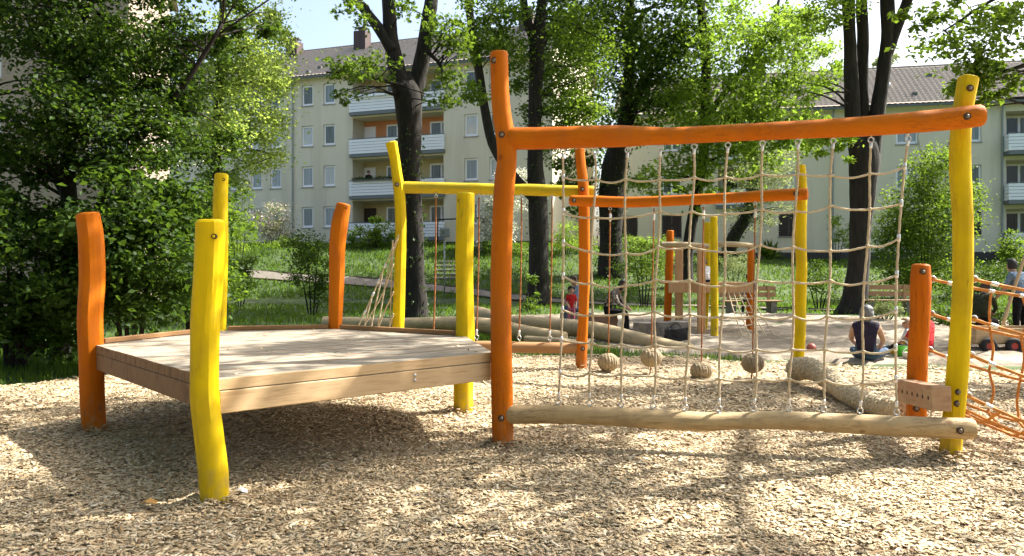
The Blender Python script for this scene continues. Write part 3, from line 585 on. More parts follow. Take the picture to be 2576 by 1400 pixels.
tree('poplar_tree', 'faint pale treetop far behind the right roof',
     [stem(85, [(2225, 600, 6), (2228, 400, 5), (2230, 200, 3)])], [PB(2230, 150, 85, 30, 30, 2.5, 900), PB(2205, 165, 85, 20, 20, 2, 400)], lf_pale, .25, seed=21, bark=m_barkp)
tree('lime_tree', 'dense green tree filling the gap between the two blocks',
     [stem(60, [(1400, 620, 14), (1405, 400, 12), (1410, 200, 8)])], [PB(1400, 250, 60, 120, 150, 4, 5000), PB(1480, 330, 60, 90, 120, 4, 3000), PB(1400, 430, 60, 120, 80, 4, 2600)], lf_shade, .26, seed=22)

SHRUBS = [
 ('blossoming_shrub', 'pinkish-white blossoming shrub below the left windows', 690, 46, [(690, 570, 50, 65, 1.2, 2600)], lf_pale, .11, (lf_pink, 420, .09)),
 ('garden_shrub', 'sunlit yellow-green bush at the foot of the block, far left', 590, 43, [(595, 618, 40, 40, 1, 1500)], lf_lime, .11, None),
 ('garden_shrub', 'low yellow-green bush under the blossoming shrub', 712, 44.5, [(712, 622, 40, 26, 1, 1300)], lf_lime, .10, None),
 ('garden_shrub', 'dark round bush left of the grassy bank', 602, 30, [(605, 690, 45, 48, .8, 1900)], lf_dark, .11, None),
 ('elder_shrub', 'dark tall-stemmed bush in front of the grassy bank', 785, 25, [(780, 650, 62, 75, .9, 3000), (800, 720, 45, 45, .7, 1200)], lf_dark, .09, None),
 ('garden_shrub', 'broad green bushes in front of the lowest balcony', 940, 44, [(910, 600, 45, 30, 1, 1500), (970, 590, 40, 30, 1, 1300)], lf_mid, .13, None),
 ('garden_shrub', 'leafy young bush poking above the lowest balcony', 948, 45, [(945, 572, 20, 28, .6, 500)], lf_lime, .16, None),
 ('blossoming_shrub', 'tall white-flowering shrub left of the big dark trunk', 1265, 43, [(1255, 540, 50, 70, 1.3, 1900), (1285, 470, 40, 60, 1.2, 1500), (1240, 600, 50, 30, 1.2, 1000)], lf_pale, .11, (lf_white, 2100, .10)),
 ('garden_shrub', 'fresh green round bush right of the big dark trunk', 1425, 42, [(1425, 590, 40, 42, 1, 1900)], lf_lime, .10, None),
 ('garden_shrub', 'low bush at the foot of the white-flowering shrub', 1240, 42, [(1235, 625, 45, 20, .9, 900), (1300, 632, 30, 18, .8, 600)], lf_mid, .12, None),
 ('garden_shrub', 'loose green bush behind the seated adults', 1620, 30, [(1600, 690, 60, 50, 1, 2400), (1640, 640, 50, 45, .9, 1500), (1600, 620, 30, 30, .7, 600)], lf_mid, .085, None),
 ('garden_shrub', 'grey-green bush behind the far play tower', 1850, 33, [(1850, 670, 45, 38, .9, 1900)], lf_pale, .08, None),
 ('garden_shrub', 'small dark bush between tower and beech trunk', 2060, 28, [(2060, 705, 50, 48, .9, 1900)], lf_dark, .09, None),
 ('lilac_shrub', 'big glossy bush against the wall right of the beech', 2330, 33, [(2330, 560, 100, 115, 1.8, 8500), (2350, 430, 70, 70, 1.4, 3400), (2260, 600, 55, 95, 1.3, 3400), (2420, 520, 40, 80, 1.2, 1800), (2330, 690, 120, 50, 1.6, 4200)], lf_mid, .125, None),
 ('garden_shrub', 'dark bush between the yellow net post and right edge', 2480, 30, [(2490, 700, 60, 45, 1.2, 2300), (2420, 740, 50, 40, 1, 1400)], lf_dark, .09, None),
 ('garden_shrub', 'bright leafy bush below the right-hand balconies', 2560, 36, [(2555, 625, 40, 45, 1, 1600), (2600, 660, 40, 40, 1, 1000)], lf_mid, .13, None),
 ('garden_shrub', 'small light-leaved bush behind the woman in the dark vest', 2225, 22, [(2222, 775, 38, 26, .5, 900)], lf_pale, .07, None),
 ('garden_shrub', 'thin sapling bush beside the big dark trunk', 1335, 27, [(1335, 770, 24, 40, .5, 700), (1340, 720, 14, 40, .4, 300)], lf_mid, .085, None),
 ('garden_shrub', 'ferny bush left of the block beside the tall yellow post', 600, 38, [(600, 510, 28, 60, .9, 900), (610, 590, 40, 50, .9, 1200)], lf_mid, .10, None),
 ('garden_shrub', 'slim climbing bush at the drainpipe of the right block', 2105, 44, [(2105, 585, 14, 50, .5, 650), (2135, 600, 14, 40, .5, 450)], lf_lime, .12, None),
 ('garden_shrub', 'low sunny bush in front of the shuttered windows', 1590, 43, [(1585, 620, 60, 26, 1, 1300), (1665, 625, 50, 22, 1, 900), (1480, 620, 50, 26, 1, 900)], lf_lime, .12, None),
 ('garden_shrub', 'shady bush in the dip behind the wooden cart', 2460, 20, [(2400, 800, 60, 40, .8, 1400), (2480, 790, 60, 40, .8, 1400)], lf_dark, .08, None)]
for i, (nm, lb, px, d, bl, lm, sz, bloss) in enumerate(SHRUBS):
    x = (px-CX)/FPX*d; gz = float(ground_z(x, d)); topz = max(P(b_[0], b_[1], d)[2] for b_ in bl); st = []
    for o in (-.25, -.08, .1, .28): st.append([[x+o*.4, d, gz-.05, .03], [x+o, d+.1*o, gz+(topz-gz)*.5, .02], [x+o*1.8, d+.2*o, topz, .008]])
    tree(nm, lb, st, [PB(a, b_, d, c, e, f, n) for a, b_, c, e, f, n in bl], lm, sz, seed=50+i, cat='shrub', limbs=8, spread=.2, blossom=bloss, dens=60, k=5, zmin=.03)
# yucca-like tuft against the right block
r = np.random.default_rng(5); tq = G(1935, 46); tq[2] = float(ground_z(tq[0], 46)); yu = thing('yucca', 'spiky green tuft against the wall of the right block', 'plant', tq)
C = np.repeat(tq[None], 90, 0)+r.standard_normal((90, 3))*.06; V, F, a = leaf_geo(C, 1.0, r, False, -.9, .09, .2); fast('leaves', V, F, lf_mid, yu, attr=a)
# dry vine on the right block
u0 = fB.u_of(2360); vb = thing('climbing_vine', 'dry brown vine climbing the wall of the right block', 'vine', fB.M(np.array([[u0, .05, 2.0]]))[0]); mb = MB(); tips = []
for i in range(16):
    u = u0+r.uniform(-1.5, 1.2); p = [(u+.25*math.sin(j*.9+i), .03, 2.0+j*.85) for j in range(r.integers(5, 10))]; p = fB.M(np.array(p)); mb.add(*tube(np.column_stack([p, np.linspace(.022, .008, len(p))]), n=len(p)*3, k=5)); tips.append(p)
mb.build('stem', plain('vine_wood', (.10, .06, .04), .9), vb)
C = np.concatenate(tips); C = np.repeat(C, 12, 0)+r.standard_normal((len(C)*12, 3))*np.array([.22, .03, .3]); C = C[C[:, 2] < 8.6]; V, F, a = leaf_geo(C, .12, r); fast('leaves', V, F, lf_brown, vb, attr=a)

# unseen wood added behind and beside the viewer to block sky light
rw = np.random.default_rng(91); pts, subs, scl = blob_points([((-7, -4, 9), (6, 4.5, 3.5), 6000), ((1, -7, 10), (6, 4, 3.5), 6000), ((-12, 2, 9), (3.5, 5, 3.5), 5000), ((8, -6, 9.5), (4.5, 4, 3), 4500), ((-4, 1.5, 11), (4.5, 3.5, 2), 4500), ((-14, -8, 8), (6, 5, 5), 4000), ((-3, 3, 12.5), (5, 2.6, 1.2), 5000), ((-8.5, 6, 12), (3.4, 3, 1.3), 3500), ((-7, -8, 3), (8, 1.6, 3), 4000), ((7, -9, 3), (8, 1.6, 3), 3500), ((-15, 0, 3), (1.6, 6, 3), 3500)], rw, .2, 60)
V, F, a = leaf_geo(pts, .33, rw); wd_ = thing('wood', 'unseen leafy wood added behind the viewer to cut the sky light', 'wood', (-4, -6, 0)); wd_['kind'] = 'stuff'; tag(fast('added_crowns', V, F, lf_mid, wd_, attr=a), kind='stuff')
mb = MB()
for x, y in ((-7, -5), (1, -8), (-13, 1), (8, -7), (-14, -9)): mb.add(*tube([[x, y, -.1, .32], [x+.2, y, 4, .25], [x, y+.5, 9, .14], [x+.3, y+1, 12, .05]], n=14, k=10, rough=.03, seed=int(x+20)))
mb.build('added_trunks', m_bark, wd_, True)['kind'] = 'stuff'
# ------------------------------------------------------------------ grass and wood chips
def scatter(n, x0, x1, y0, y1, r):
    return r.uniform(x0, x1, n), r.uniform(y0, y1, n)
GV, GF, GA, off = [], [], [], 0
for (n, x0, x1, y0, y1, h) in ((26000, -11, -2.5, 9, 15, .13), (14000, -3, 4, 12.8, 19, .10), (16000, -14, 2, 15, 31, .14), (12000, 8, 22, 11, 31, .14), (30000, -16, 3, 33, 49, .17), (28000, 3, 28, 27, 46, .15)):
    x, y = scatter(n, x0, x1, y0, y1, rng)
    dpath = np.min(np.hypot(x[:, None]-pl[None, ::2, 0], y[:, None]-pl[None, ::2, 1]), 1)
    k = ~inpoly(x, y, CHIP) & ~inpoly(x, y, SAND) & (dpath > .7)
    patch = .5+.5*np.sin(x*1.3+2*np.sin(y*.8))*np.sin(y*1.1+x*.5); k &= rng.uniform(0, 1, n) < .35+.75*patch
    x, y = x[k], y[k]; m = len(x); z = ground_z(x, y); hh = h*rng.uniform(.5, 1.3, m); az = rng.uniform(0, 6.28, m); wd = .0045+.0016*y*.5
    dx, dy = np.cos(az)*wd, np.sin(az)*wd; lx, ly = rng.normal(0, .35, m)*hh, rng.normal(0, .35, m)*hh
    V = np.stack([np.stack([x-dx, y-dy, z-.01], 1), np.stack([x+dx, y+dy, z-.01], 1), np.stack([x+lx, y+ly, z+hh], 1)], 1).reshape(-1, 3)
    GV.append(V); GF.append(np.arange(m*3).reshape(-1, 3)+off); GA.append(np.repeat(rng.uniform(0, 1, m), 3)); off += m*3
tag(fast('grass', np.concatenate(GV), np.concatenate(GF), lf_grass, attr=np.concatenate(GA)), 'green grass growing around the play areas and on the bank', 'grass', kind='stuff')
m_chip, t, b = mat('wood_chip'); a = t.nodes.new('ShaderNodeAttribute'); a.attribute_name = 'v'; rr = t.nodes.new('ShaderNodeValToRGB'); e = rr.color_ramp.elements
for p_, c in ((.25, (.32, .22, .115)), (.5, (.46, .35, .21)), (.78, (.60, .485, .325))): el = e.new(p_); el.color = (*c, 1)
e[0].color = (.19, .115, .06, 1); e[-1].color = (.74, .65, .49, 1)
L(t, a.outputs['Fac'], rr.inputs[0]); L(t, rr.outputs[0], b.inputs['Base Color']); b.inputs['Roughness'].default_value = .75; b.inputs['Specular IOR Level'].default_value = .25
def chips(x, y, z, size, r, tilt=.38):
    n = len(x); ln = size*np.exp(r.normal(0, .42, n))*np.where(r.uniform(0, 1, n) < .03, 2.2, 1); wd = np.minimum(ln*r.uniform(.34, .85, n), .034); th = r.uniform(.0015, .004, n)
    yaw = r.uniform(0, 6.28, n); p_, q_ = r.normal(0, tilt, n), r.normal(0, tilt, n)
    a = np.stack([np.cos(yaw)*np.cos(p_), np.sin(yaw)*np.cos(p_), np.sin(p_)], 1); up = np.stack([np.zeros(n), np.zeros(n), np.ones(n)], 1)
    b_ = np.cross(up, a); b_ /= np.linalg.norm(b_, axis=1)[:, None]; nn = np.cross(a, b_); b2 = b_*np.cos(q_)[:, None]+nn*np.sin(q_)[:, None]; nn = np.cross(a, b2)
    c = np.stack([x, y, z], 1); V = []
    tp = r.uniform(.35, 1, (n, 4))
    for sz in (-1, 1):
        for i, (sx, sy) in enumerate(((-1, -1), (1, -1), (1, 1), (-1, 1))):
            V.append(c+a*(sx*ln*.5*(.75+.25*tp[:, i]))[:, None]+b2*(sy*wd*.5*tp[:, (i*3+1) % 4])[:, None]+nn*(sz*th*.5)[:, None])
    V = np.stack(V, 1).reshape(-1, 3); k = np.arange(n)[:, None]*8
    F = np.concatenate([k+np.array([q]) for q in ((4, 5, 6, 7), (0, 1, 5, 4), (2, 3, 7, 6))])
    return V, F, np.repeat(np.clip(r.normal(.60, .17, n)-np.where(r.uniform(0, 1, n) < .06, .4, 0), 0, 1), 8)
CXs, CYs, CS = [], [], []
for (n, y0, y1, s) in ((80000, 3.9, 7.2, .030), (40000, 7.2, 10, .040), (18000, 10, 14, .058)):
    y = rng.uniform(y0, y1, int(n*1.5)); x = rng.uniform(-1, 1, len(y))*(.69*y1+.25)
    k = (np.abs(x) < .69*y+.25) & inpoly(x+.15*np.sin(y*4), y+.2*np.sin(x*3.7), CHIP); CXs.append(x[k]); CYs.append(y[k]); CS.append(np.full(k.sum(), s))
x, y, s = map(np.concatenate, (CXs, CYs, CS)); z = .022+.008*(np.sin(x*2.3+1)*np.sin(y*1.9)+.6*np.sin(x*5.1+y*3.3))+rng.uniform(.003, .017, len(x))
for fx, fy in ((-1.96, 5.2), (-4.01, 7.55), (-.09, 6.82), (3.6, 6.475), (-.55, 8.46), (3.75, 7.3), (.98, 11.9), (3.8, 10.6)):
    dd = np.hypot(x-fx, y-fy); z += .05*np.exp(-((dd-.11)/.10)**2)*(.6+.4*np.sin(6*np.arctan2(y-fy, x-fx)+fx))
V, F, a = chips(x, y, z, s, rng, .17)
tag(fast('wood_chips', V, F, m_chip, attr=a), 'pale wood chips covering the playground floor', 'wood chips', kind='stuff')

# ------------------------------------------------------------------ playground: shared builders
def post(parent, d, rows_, m, seed, label=None, name='post', k=14, rough=.018, bury=.25):
    pts = []
    for (y, x0, x1) in rows_: pts.append([*P((x0+x1)/2, y, d), (x1-x0)/2/FPX*d])
    pts = pts[::-1]; b0 = np.array(pts[0]); pts = [[b0[0], b0[1], -bury, b0[3]]]+pts
    top = np.array(pts[-1]); pts[-1][2] -= top[3]*.2
    r = np.random.default_rng(seed)
    for q in pts[1:]: q[1] += r.normal(0, .008)
    mb = MB(); flat = r.uniform(0, 6.28, 3)
    def facet(s, a):      # hewn flats along the stem
        g = 1
        for i, f in enumerate(flat): g = g*(1-.10*np.exp(-((np.angle(np.exp(1j*(a-f-.3*np.sin(s*1.7+i)))))/.36)**4)*(.6+.4*np.sin(s*2.6+i*2)))
        return g
    mb.add(*tube(pts, n=46, k=20, rough=rough*.55, seed=seed, round_end=.2, rfun=facet)); o = mb.build(name, m, parent); fix_normals(o); smooth_by_angle(o, 24)
    if label: o['label'] = label
    return o
def beam(parent, rows_, dfun, m, seed, name='beam', label=None, rough=.016, n=60):
    pts = []
    for (x, y0, y1) in rows_: d = dfun(x); pts.append([*P(x, (y0+y1)/2, d), (y1-y0)/2/FPX*d])
    mb = MB(); mb.add(*tube(pts, n=n, k=20, rough=rough*.6, seed=seed, round_end=.3)); o = mb.build(name, m, parent); fix_normals(o); smooth_by_angle(o, 38)
    if label: o['label'] = label
    return o
def bolt(parent, c, r=.022, n=(0, -1, 0), bm_=None):
    c = np.asarray(c, float); n = np.asarray(n, float)/np.linalg.norm(n); mb = MB()
    mb.add(*tube([[*(c+n*-.02), r*1.35], [*(c+n*.003), r*1.35]], k=14)); o = mb.build('bolt_hole_disc', m_hole_shade, parent)
    mb = MB(); mb.add(*tube([[*(c-n*.015), r*.78], [*(c+n*.006), r*.78], [*(c+n*.011), r*.4]], k=12)); mb.build('bolt', bm_ or m_bolt, o, True); return o
def eye(parent, top, up=1, R=.022, axis=(0, 1, 0)):
    """eye bolt: shank into the beam at top, ring hanging below (up=1) or standing above (up=-1)"""
    c = np.asarray(top, float)-np.array([0, 0, up*(R+.012)]); mb = MB(); mb.add(*torus(c, axis, R, .006, 18, 8))
    mb.add(*tube([[*(c+np.array([0, 0, up*(R+.04)])), .006], [*(c+np.array([0, 0, up*R])), .006]], k=8)); mb.add(*tube([[*(c+np.array([0, 0, up*(R+.016)])), .016], [*(c+np.array([0, 0, up*(R+.011)])), .016]], k=12))
    mb.build('eye_bolt', m_steel, parent, True); return c
def ropes(parent, name, pts, r=.009, m=None, n=None, twist=26.):
    mb = MB(); mb.add(*rope_tube(pts, r, n=n, twist=twist)); return mb.build(name, m or m_rope, parent, True)
def ferrule(parent, c, dirv, r=.013, ln=.04):
    d = np.asarray(dirv, float); d /= np.linalg.norm(d); mb = MB(); mb.add(*tube([[*(c-d*ln/2), r*.85], [*(c-d*ln*.4), r], [*(c+d*ln*.4), r], [*(c+d*ln/2), r*.85]], k=10)); return mb.build('ferrule', m_alu, parent, True)
def sag(a, b_, s, n=7):
    t = np.linspace(0, 1, n)[:, None]; q = np.asarray(a)*(1-t)+np.asarray(b_)*t; q[:, 2] -= (4*s*t*(1-t))[:, 0]; return q

# ------------------------------------------------------------------ hexagonal platform
cL, cF, cN, cM, cB, cY = map(np.array, ((-4.01, 7.55), (-1.98, 5.26), (-.16, 6.86), (-.50, 8.46), (-2.10, 9.42), (-3.38, 9.12)))
HEX = [cL, cF, cN, cM, cB, cY]; ZD = .83
plat = thing('play_platform', 'low hexagonal wooden play platform held between orange and yellow posts', 'play platform', (-2.0, 7.6, 0))
e1 = (cN-cF)/np.linalg.norm(cN-cF); e2 = np.array([-e1[1], e1[0]])
def clip(poly, nrm, c):        # keep nrm.p >= c
    out = []
    for i in range(len(poly)):
        a, b_ = poly[i], poly[(i+1) % len(poly)]; da, db = a@nrm-c, b_@nrm-c
        if da >= 0: out.append(a)
        if (da >= 0) != (db >= 0): out.append(a+(b_-a)*da/(da-db))
    return out
v0 = min(q@e2 for q in HEX); v1 = max(q@e2 for q in HEX); wpl = .145; i = 0; v = v0
while v < v1-.01:
    pg = clip(clip(HEX, e2, v+.004), -e2, -(v+wpl-.004))
    if len(pg) >= 3:
        dz = random.uniform(-.002, .002); n_ = len(pg); mb = MB(); top = [(*q, ZD+dz) for q in pg]; bot = [(*q, ZD-.078) for q in pg]
        mb.add(np.array(top+bot), [tuple(range(n_)), tuple(range(2*n_-1, n_-1, -1))]+[(j, n_+j, n_+(j+1) % n_, (j+1) % n_) for j in range(n_)])
        o = mb.build('plank', [m_deck, m_larch if i == 0 else m_larchend_shaded], plat); fix_normals(o); bevel(o, .004)
        for pgn in o.data.polygons: pgn.material_index = 0 if abs(pgn.normal.z) > .5 else 1
    v += wpl; i += 1
cen = sum(HEX)/6
def edge_box(a, b_, z0, z1, inset, th, name, m, ext=0.):
    t = (b_-a)/np.linalg.norm(b_-a); nn = np.array([-t[1], t[0]]); 
    if nn@(cen-a) < 0: nn = -nn
    A = a+nn*inset-t*ext; B = b_+nn*inset+t*ext; mb = MB()
    v = [(*A, z0), (*B, z0), (*(B+nn*th), z0), (*(A+nn*th), z0), (*A, z1), (*B, z1), (*(B+nn*th), z1), (*(A+nn*th), z1)]
    mb.add(np.array(v), [(3, 2, 1, 0), (4, 5, 6, 7), (0, 1, 5, 4), (1, 2, 6, 5), (2, 3, 7, 6), (3, 0, 4, 7)]); o = mb.build(name, m, plat); fix_normals(o); bevel(o, .006); return o
edge_box(cF, cN, .595, .747, .0, .1, 'edge_beam', m_larch, -.03); edge_box(cL, cF, .595, .747, .004, .1, 'edge_beam', m_larchend_shaded, -.06)  # left beam takes the larch darkened for its shaded side
for a, b_ in ((cN, cM), (cM, cB), (cB, cY), (cY, cL)): edge_box(a, b_, .595, .747, .01, .1, 'edge_beam', m_larch, -.06)
for a, b_, ext in ((cM, cB, -.09), (cB, cY, -.09), (cY, cL, -.09)): edge_box(a, b_, ZD+.004, ZD+.052, .0, .05, 'rim_board', m_rim, ext)
for f, dz in ((.66, .71), (.66, .67)):
    p_ = cF+(cN-cF)*f; n_ = np.array([e1[1], -e1[0], 0]); mb = MB(); c = np.array([*p_, dz])
    mb.add(*tube([[*(c-n_*.01), .014], [*(c+n_*.006), .014], [*(c+n_*.012), .007]], k=12)); mb.build('bolt', m_steel, plat, True)
post(plat, 5.2, [(552, 493, 563), (600, 492, 564), (700, 489, 562), (800, 481, 553), (900, 480, 549), (1000, 482, 552), (1100, 490, 562), (1200, 500, 574), (1275, 505, 576)], m_yel, 1, 'bright yellow post nearest the camera')
post(plat, 7.55, [(535, 193, 249), (600, 198, 257), (700, 200, 260), (800, 200, 259), (900, 201, 259), (1000, 203, 262), (1085, 207, 265)], m_ora, 2, 'orange post at the left corner')
post(plat, 9.45, [(512, 847, 882), (560, 835, 876), (620, 829, 869), (700, 828, 866), (828, 827, 861), (1000, 823, 858)], m_ora, 3, 'orange post at the back corner, leaning at its top')
post(plat, 9.14, [(437, 541, 574), (520, 537, 574), (600, 536, 574), (700, 535, 572), (832, 532, 569), (1012, 531, 568)], m_yel, 4, 'yellow post at the back left corner')
post(plat, 8.46, [(485, 1148, 1194), (560, 1147, 1193), (640, 1145, 1191), (700, 1146, 1190), (800, 1147, 1193), (870, 1146, 1194), (960, 1142, 1191), (1040, 1141, 1190)], m_yel, 5, 'yellow post at the right corner')
for x, y, d, rad, ox in ((538, 595, 5.2, .09, 0), (503, 1018, 5.2, .085, 0), (870, 523, 9.45, .075, 0), (562, 452, 9.14, .075, 0), (1156, 505, 8.46, .09, 0), (210, 560, 7.55, .09, 0)):
    bolt(plat, P(x, y, d-rad+.006), .013, bm_=m_ora if x in (870, 210) else m_yel)
xs = rng.uniform(-4, -.2, 900); ys = rng.uniform(5.2, 9.4, 900)
u_ = np.stack([xs, ys], 1); keep = inpoly(xs, ys, [tuple(c+(cen-c)*.06) for c in HEX]); prox = np.array([min(abs(np.cross(b_-a, q-a))/np.linalg.norm(b_-a) for a, b_ in ((cM, cB), (cB, cY), (cY, cL))) for q in u_])
keep &= rng.uniform(0, 1, 900) < .10+np.exp(-prox/.13)
V, F, a = chips(xs[keep], ys[keep], np.full(keep.sum(), ZD+.008), .03, rng, .15); tag(fast('stray_chips', V, F, m_chip, plat, attr=a), kind='stuff')

# ------------------------------------------------------------------ climbing-net frame
net = thing('climbing_net', 'tan rope climbing net hung between orange top beam and pale bottom log', 'climbing net', (1.8, 6.6, 0))
post(net, 6.82, [(130, 1233, 1278), (200, 1234, 1280), (280, 1238, 1286), (350, 1248, 1298), (400, 1251, 1302), (450, 1245, 1299), (520, 1240, 1295), (650, 1235, 1290), (760, 1234, 1287), (900, 1235, 1288), (1000, 1236, 1290), (1130, 1238, 1291)], m_ora, 6, 'tall orange post with a kink')
post(net, 6.475, [(193, 2412, 2462), (250, 2402, 2450), (320, 2393, 2441), (420, 2392, 2442), (550, 2397, 2446), (700, 2397, 2444), (800, 2393, 2440), (900, 2385, 2435), (1000, 2378, 2428), (1100, 2370, 2420), (1155, 2364, 2417)], m_yel, 7, 'tall yellow post leaning right at the top')
def dnet(x): k = (x-CX)/FPX; return (6.83-.14*.09)/(1+.152*k)
beam(net, [(1285, 321, 378), (1297, 321, 378), (1400, 319, 375), (1480, 317, 373), (1560, 316, 371), (1640, 320, 366), (1700, 321, 364), (1850, 313, 356), (2000, 305, 350), (2150, 295, 345), (2300, 281, 335), (2400, 270, 327), (2466, 263, 319)], dnet, m_orah, 8, 'top_beam', 'wavy orange top beam')
beam(net, [(1280, 1018, 1067), (1400, 1019, 1066), (1500, 1023, 1070), (1600, 1027, 1076), (1700, 1033, 1083), (1780, 1038, 1086), (1850, 1038, 1081), (1950, 1035, 1081), (2050, 1038, 1085), (2150, 1042, 1092), (2300, 1048, 1100), (2444, 1053, 1106)], dnet, m_log, 9, 'bottom_log', 'pale peeled bottom log')
topx = [1416, 1497, 1579, 1661, 1746, 1831, 1918, 2007, 2096, 2191, 2284]; topy = [372, 371, 368, 364, 359, 355, 350, 346, 344, 342, 338]
botx = [1405, 1483, 1563, 1643, 1724, 1809, 1897, 1985, 2073, 2164, 2256]; boty = [1021, 1024, 1028, 1031, 1036, 1039, 1039, 1038, 1041, 1044, 1048]
rowy = [[447, 452, 452, 453, 448, 447, 440, 439, 442, 438, 419], [533, 547, 548, 532, 533, 539, 528, 532, 518, 527, 512], [612, 635, 638, 622, 622, 635, 617, 623, 632, 620, 599], [695, 714, 719, 705, 706, 719, 706, 711, 707, 712, 691],
        [780, 794, 790, 785, 792, 798, 795, 797, 797, 802, 781], [856, 864, 867, 869, 873, 878, 880, 880, 880, 885, 875], [939, 940, 943, 947, 950, 954, 954, 955, 957, 965, 954]]
NODE = {}
for i in range(11):
    dt = dnet(topx[i]); T0 = P(topx[i], topy[i], dt); B0 = P(botx[i], boty[i], dnet(botx[i]))
    ct = eye(net, T0, 1); cb = eye(net, B0, -1); path = [ct-np.array([0, 0, .02])]
    for j in range(7):
        f = (rowy[j][i]-topy[i])/(boty[i]-topy[i]); x = topx[i]+(botx[i]-topx[i])*f+(4*math.sin(i*2.1+j*1.3) if 0 < i < 10 else (6*math.sin(math.pi*f) if i == 0 else -14*math.sin(math.pi*f)))
        d = dnet(x)-.012*math.sin(j*1.1+i); NODE[i, j] = P(x, rowy[j][i], d); path.append(NODE[i, j])
    path.append(cb+np.array([0, 0, .02])); ropes(net, 'vertical_rope', path, .0095)
    ferrule(net, path[0]*.9+path[1]*.1, path[1]-path[0], .0125, .045); ferrule(net, path[-1]*.82+path[-2]*.18, path[-1]-path[-2], .0125, .045)
    if i in (0, 10):
        for j in range(7): ferrule(net, NODE[i, j], np.array([0, 0, 1]), .0145, .06)
for j in range(7):
    path = []
    for i in range(10):
        q = sag(NODE[i, j], NODE[i+1, j], .016+.010*math.sin(i*1.7+j*2.3)+.006*random.random(), 6); path += list(q[:-1])
    path.append(NODE[10, j]); path = np.array(path); path[:, 1] -= .008; ropes(net, 'horizontal_rope', path, .0085)
    for i in range(1, 10):
        mb = MB(); mb.add(*tube([[*(NODE[i, j]+np.array([-.018, -.004, .004])), .010], [*(NODE[i, j]+np.array([0, -.006, 0])), .0165], [*(NODE[i, j]+np.array([.018, -.004, -.002])), .010]], n=5, k=9)); mb.build('knot', m_rope, net, True)
for x, y, d in ((1243, 152, 6.82-.075), (1262, 339, 6.82-.085), (1261, 1053, 6.82-.09), (2441, 222, 6.475-.08), (2434, 293, dnet(2434)-.088), (2416, 1084, dnet(2416)-.083), (2412, 987, 6.475-.075), (2409, 1016, 6.475-.075)): bolt(net, P(x, y, d), .021)

# ------------------------------------------------------------------ rope bridge to the right
br = thing('rope_bridge', 'orange rope bridge with netted sides starting beside the yellow net post', 'rope bridge', (3.9, 7.1, 0))
post(br, 7.3, [(665, 2296, 2340), (720, 2291, 2341), (800, 2290, 2338), (880, 2286, 2333), (950, 2282, 2330), (1050, 2280, 2328), (1102, 2279, 2327)], m_ora, 10, 'short orange post')
def prism(pa, pb, h, th, name, m, parent):
    pa, pb = np.asarray(pa, float), np.asarray(pb, float); t = (pb-pa)/np.linalg.norm(pb-pa); s = np.array([-t[1], t[0], 0]); s /= np.linalg.norm(s); up = np.cross(t, s)*1.0
    if up[2] < 0: up = -up
    mb = MB(); v = []
    for q in (pa, pb):
        for a, b_ in ((-1, -1), (1, -1), (1, 1), (-1, 1)): v.append(q+s*th/2*a+up*h/2*b_)
    mb.add(np.array(v), [(0, 1, 2, 3), (7, 6, 5, 4), (0, 4, 5, 1), (1, 5, 6, 2), (2, 6, 7, 3), (3, 7, 4, 0)]); o = mb.build(name, m, parent); fix_normals(o); bevel(o, .008, 2); return o
sbA, sbB = P(2276, 982, 7.28), P(2368, 1004, 6.30); prism(sbA, sbB, .20, .15, 'step_beam', m_hewn, br)
t_ = (sbB-sbA)/np.linalg.norm(sbB-sbA); s_ = np.array([-abs(t_[1]), -abs(t_[0])*1, 0]); s_ = np.array([t_[1], -t_[0], 0]); s_ = s_ if s_[0] < 0 else -s_
for f in np.linspace(.06, .93, 7):
    c = sbA+(sbB-sbA)*f+s_*.0765; mb = MB(); mb.add(*tube([[*(c-s_*.01), .017], [*(c+s_*.002), .017]], k=12)); mb.build('peg_hole_disc', m_hole_shade, br)  # flat dark disc, the hole's shade is put into its colour
for x, y, d in ((2323, 684, 7.3-.08), (2306, 1029, 7.3-.085)): bolt(br, P(x, y, d), .021)
endN, endF = np.array([6.6, 5.5, 0]), np.array([6.9, 6.6, 0]); 
for q, sd, lb in ((endN, 40, 'orange post beyond the right edge, near side'), (endF, 41, 'orange post beyond the right edge, far side')):
    mb = MB(); mb.add(*tube([[*(q-np.array([0, 0, .2])), .09], [*(q+np.array([0, 0, .7])), .088], [*(q+np.array([.02, 0, 1.55])), .085]], n=20, k=16, rough=.01, seed=sd, round_end=.3)); o = mb.build('post', m_ora, br); fix_normals(o); smooth_by_angle(o); o['label'] = lb
near = [P(2447, 703, 6.5), P(2446, 803, 6.5), P(2440, 894, 6.5), P(2432, 996, 6.5)]; far = [P(2343, 703, 7.3), P(2340, 790, 7.3), P(2336, 881, 7.3), P(2332, 975, 7.3)]
zN = [1.35, .95, .58, .25]; rails = {}
for s, (pts_, e_) in enumerate(((near, endN), (far, endF))):
    for j in range(4):
        a = pts_[j]; b_ = np.array([e_[0]-.1, e_[1], zN[j]]); q = sag(a, b_, .16+.05*j, 13); rails[s, j] = q
        ropes(br, 'rail_rope', q, .0135, m_orope, twist=20.)
        mb = MB(); mb.add(*torus(a+np.array([.01, 0, 0]), (.4, 1, .2), .026, .008, 16, 8)); mb.build('shackle', m_steel, br, True); ferrule(br, q[0]*.35+q[1]*.65, q[1]-q[0], .019, .06)
for s in (0, 1):
    for i in range(2, 12):
        for j in range(3):
            a, b_ = rails[s, j][i], rails[s, j+1][i]; mid = (a+b_)/2+np.array([.035*math.sin(i*2.3+j+s), .03*math.cos(i+j), 0]); ropes(br, 'side_rope', [a, mid, b_], .011, m_orope, n=26, twist=20.)
            if j == 0: ferrule(br, a, rails[s, j][i]-rails[s, j][i-1], .019, .05)
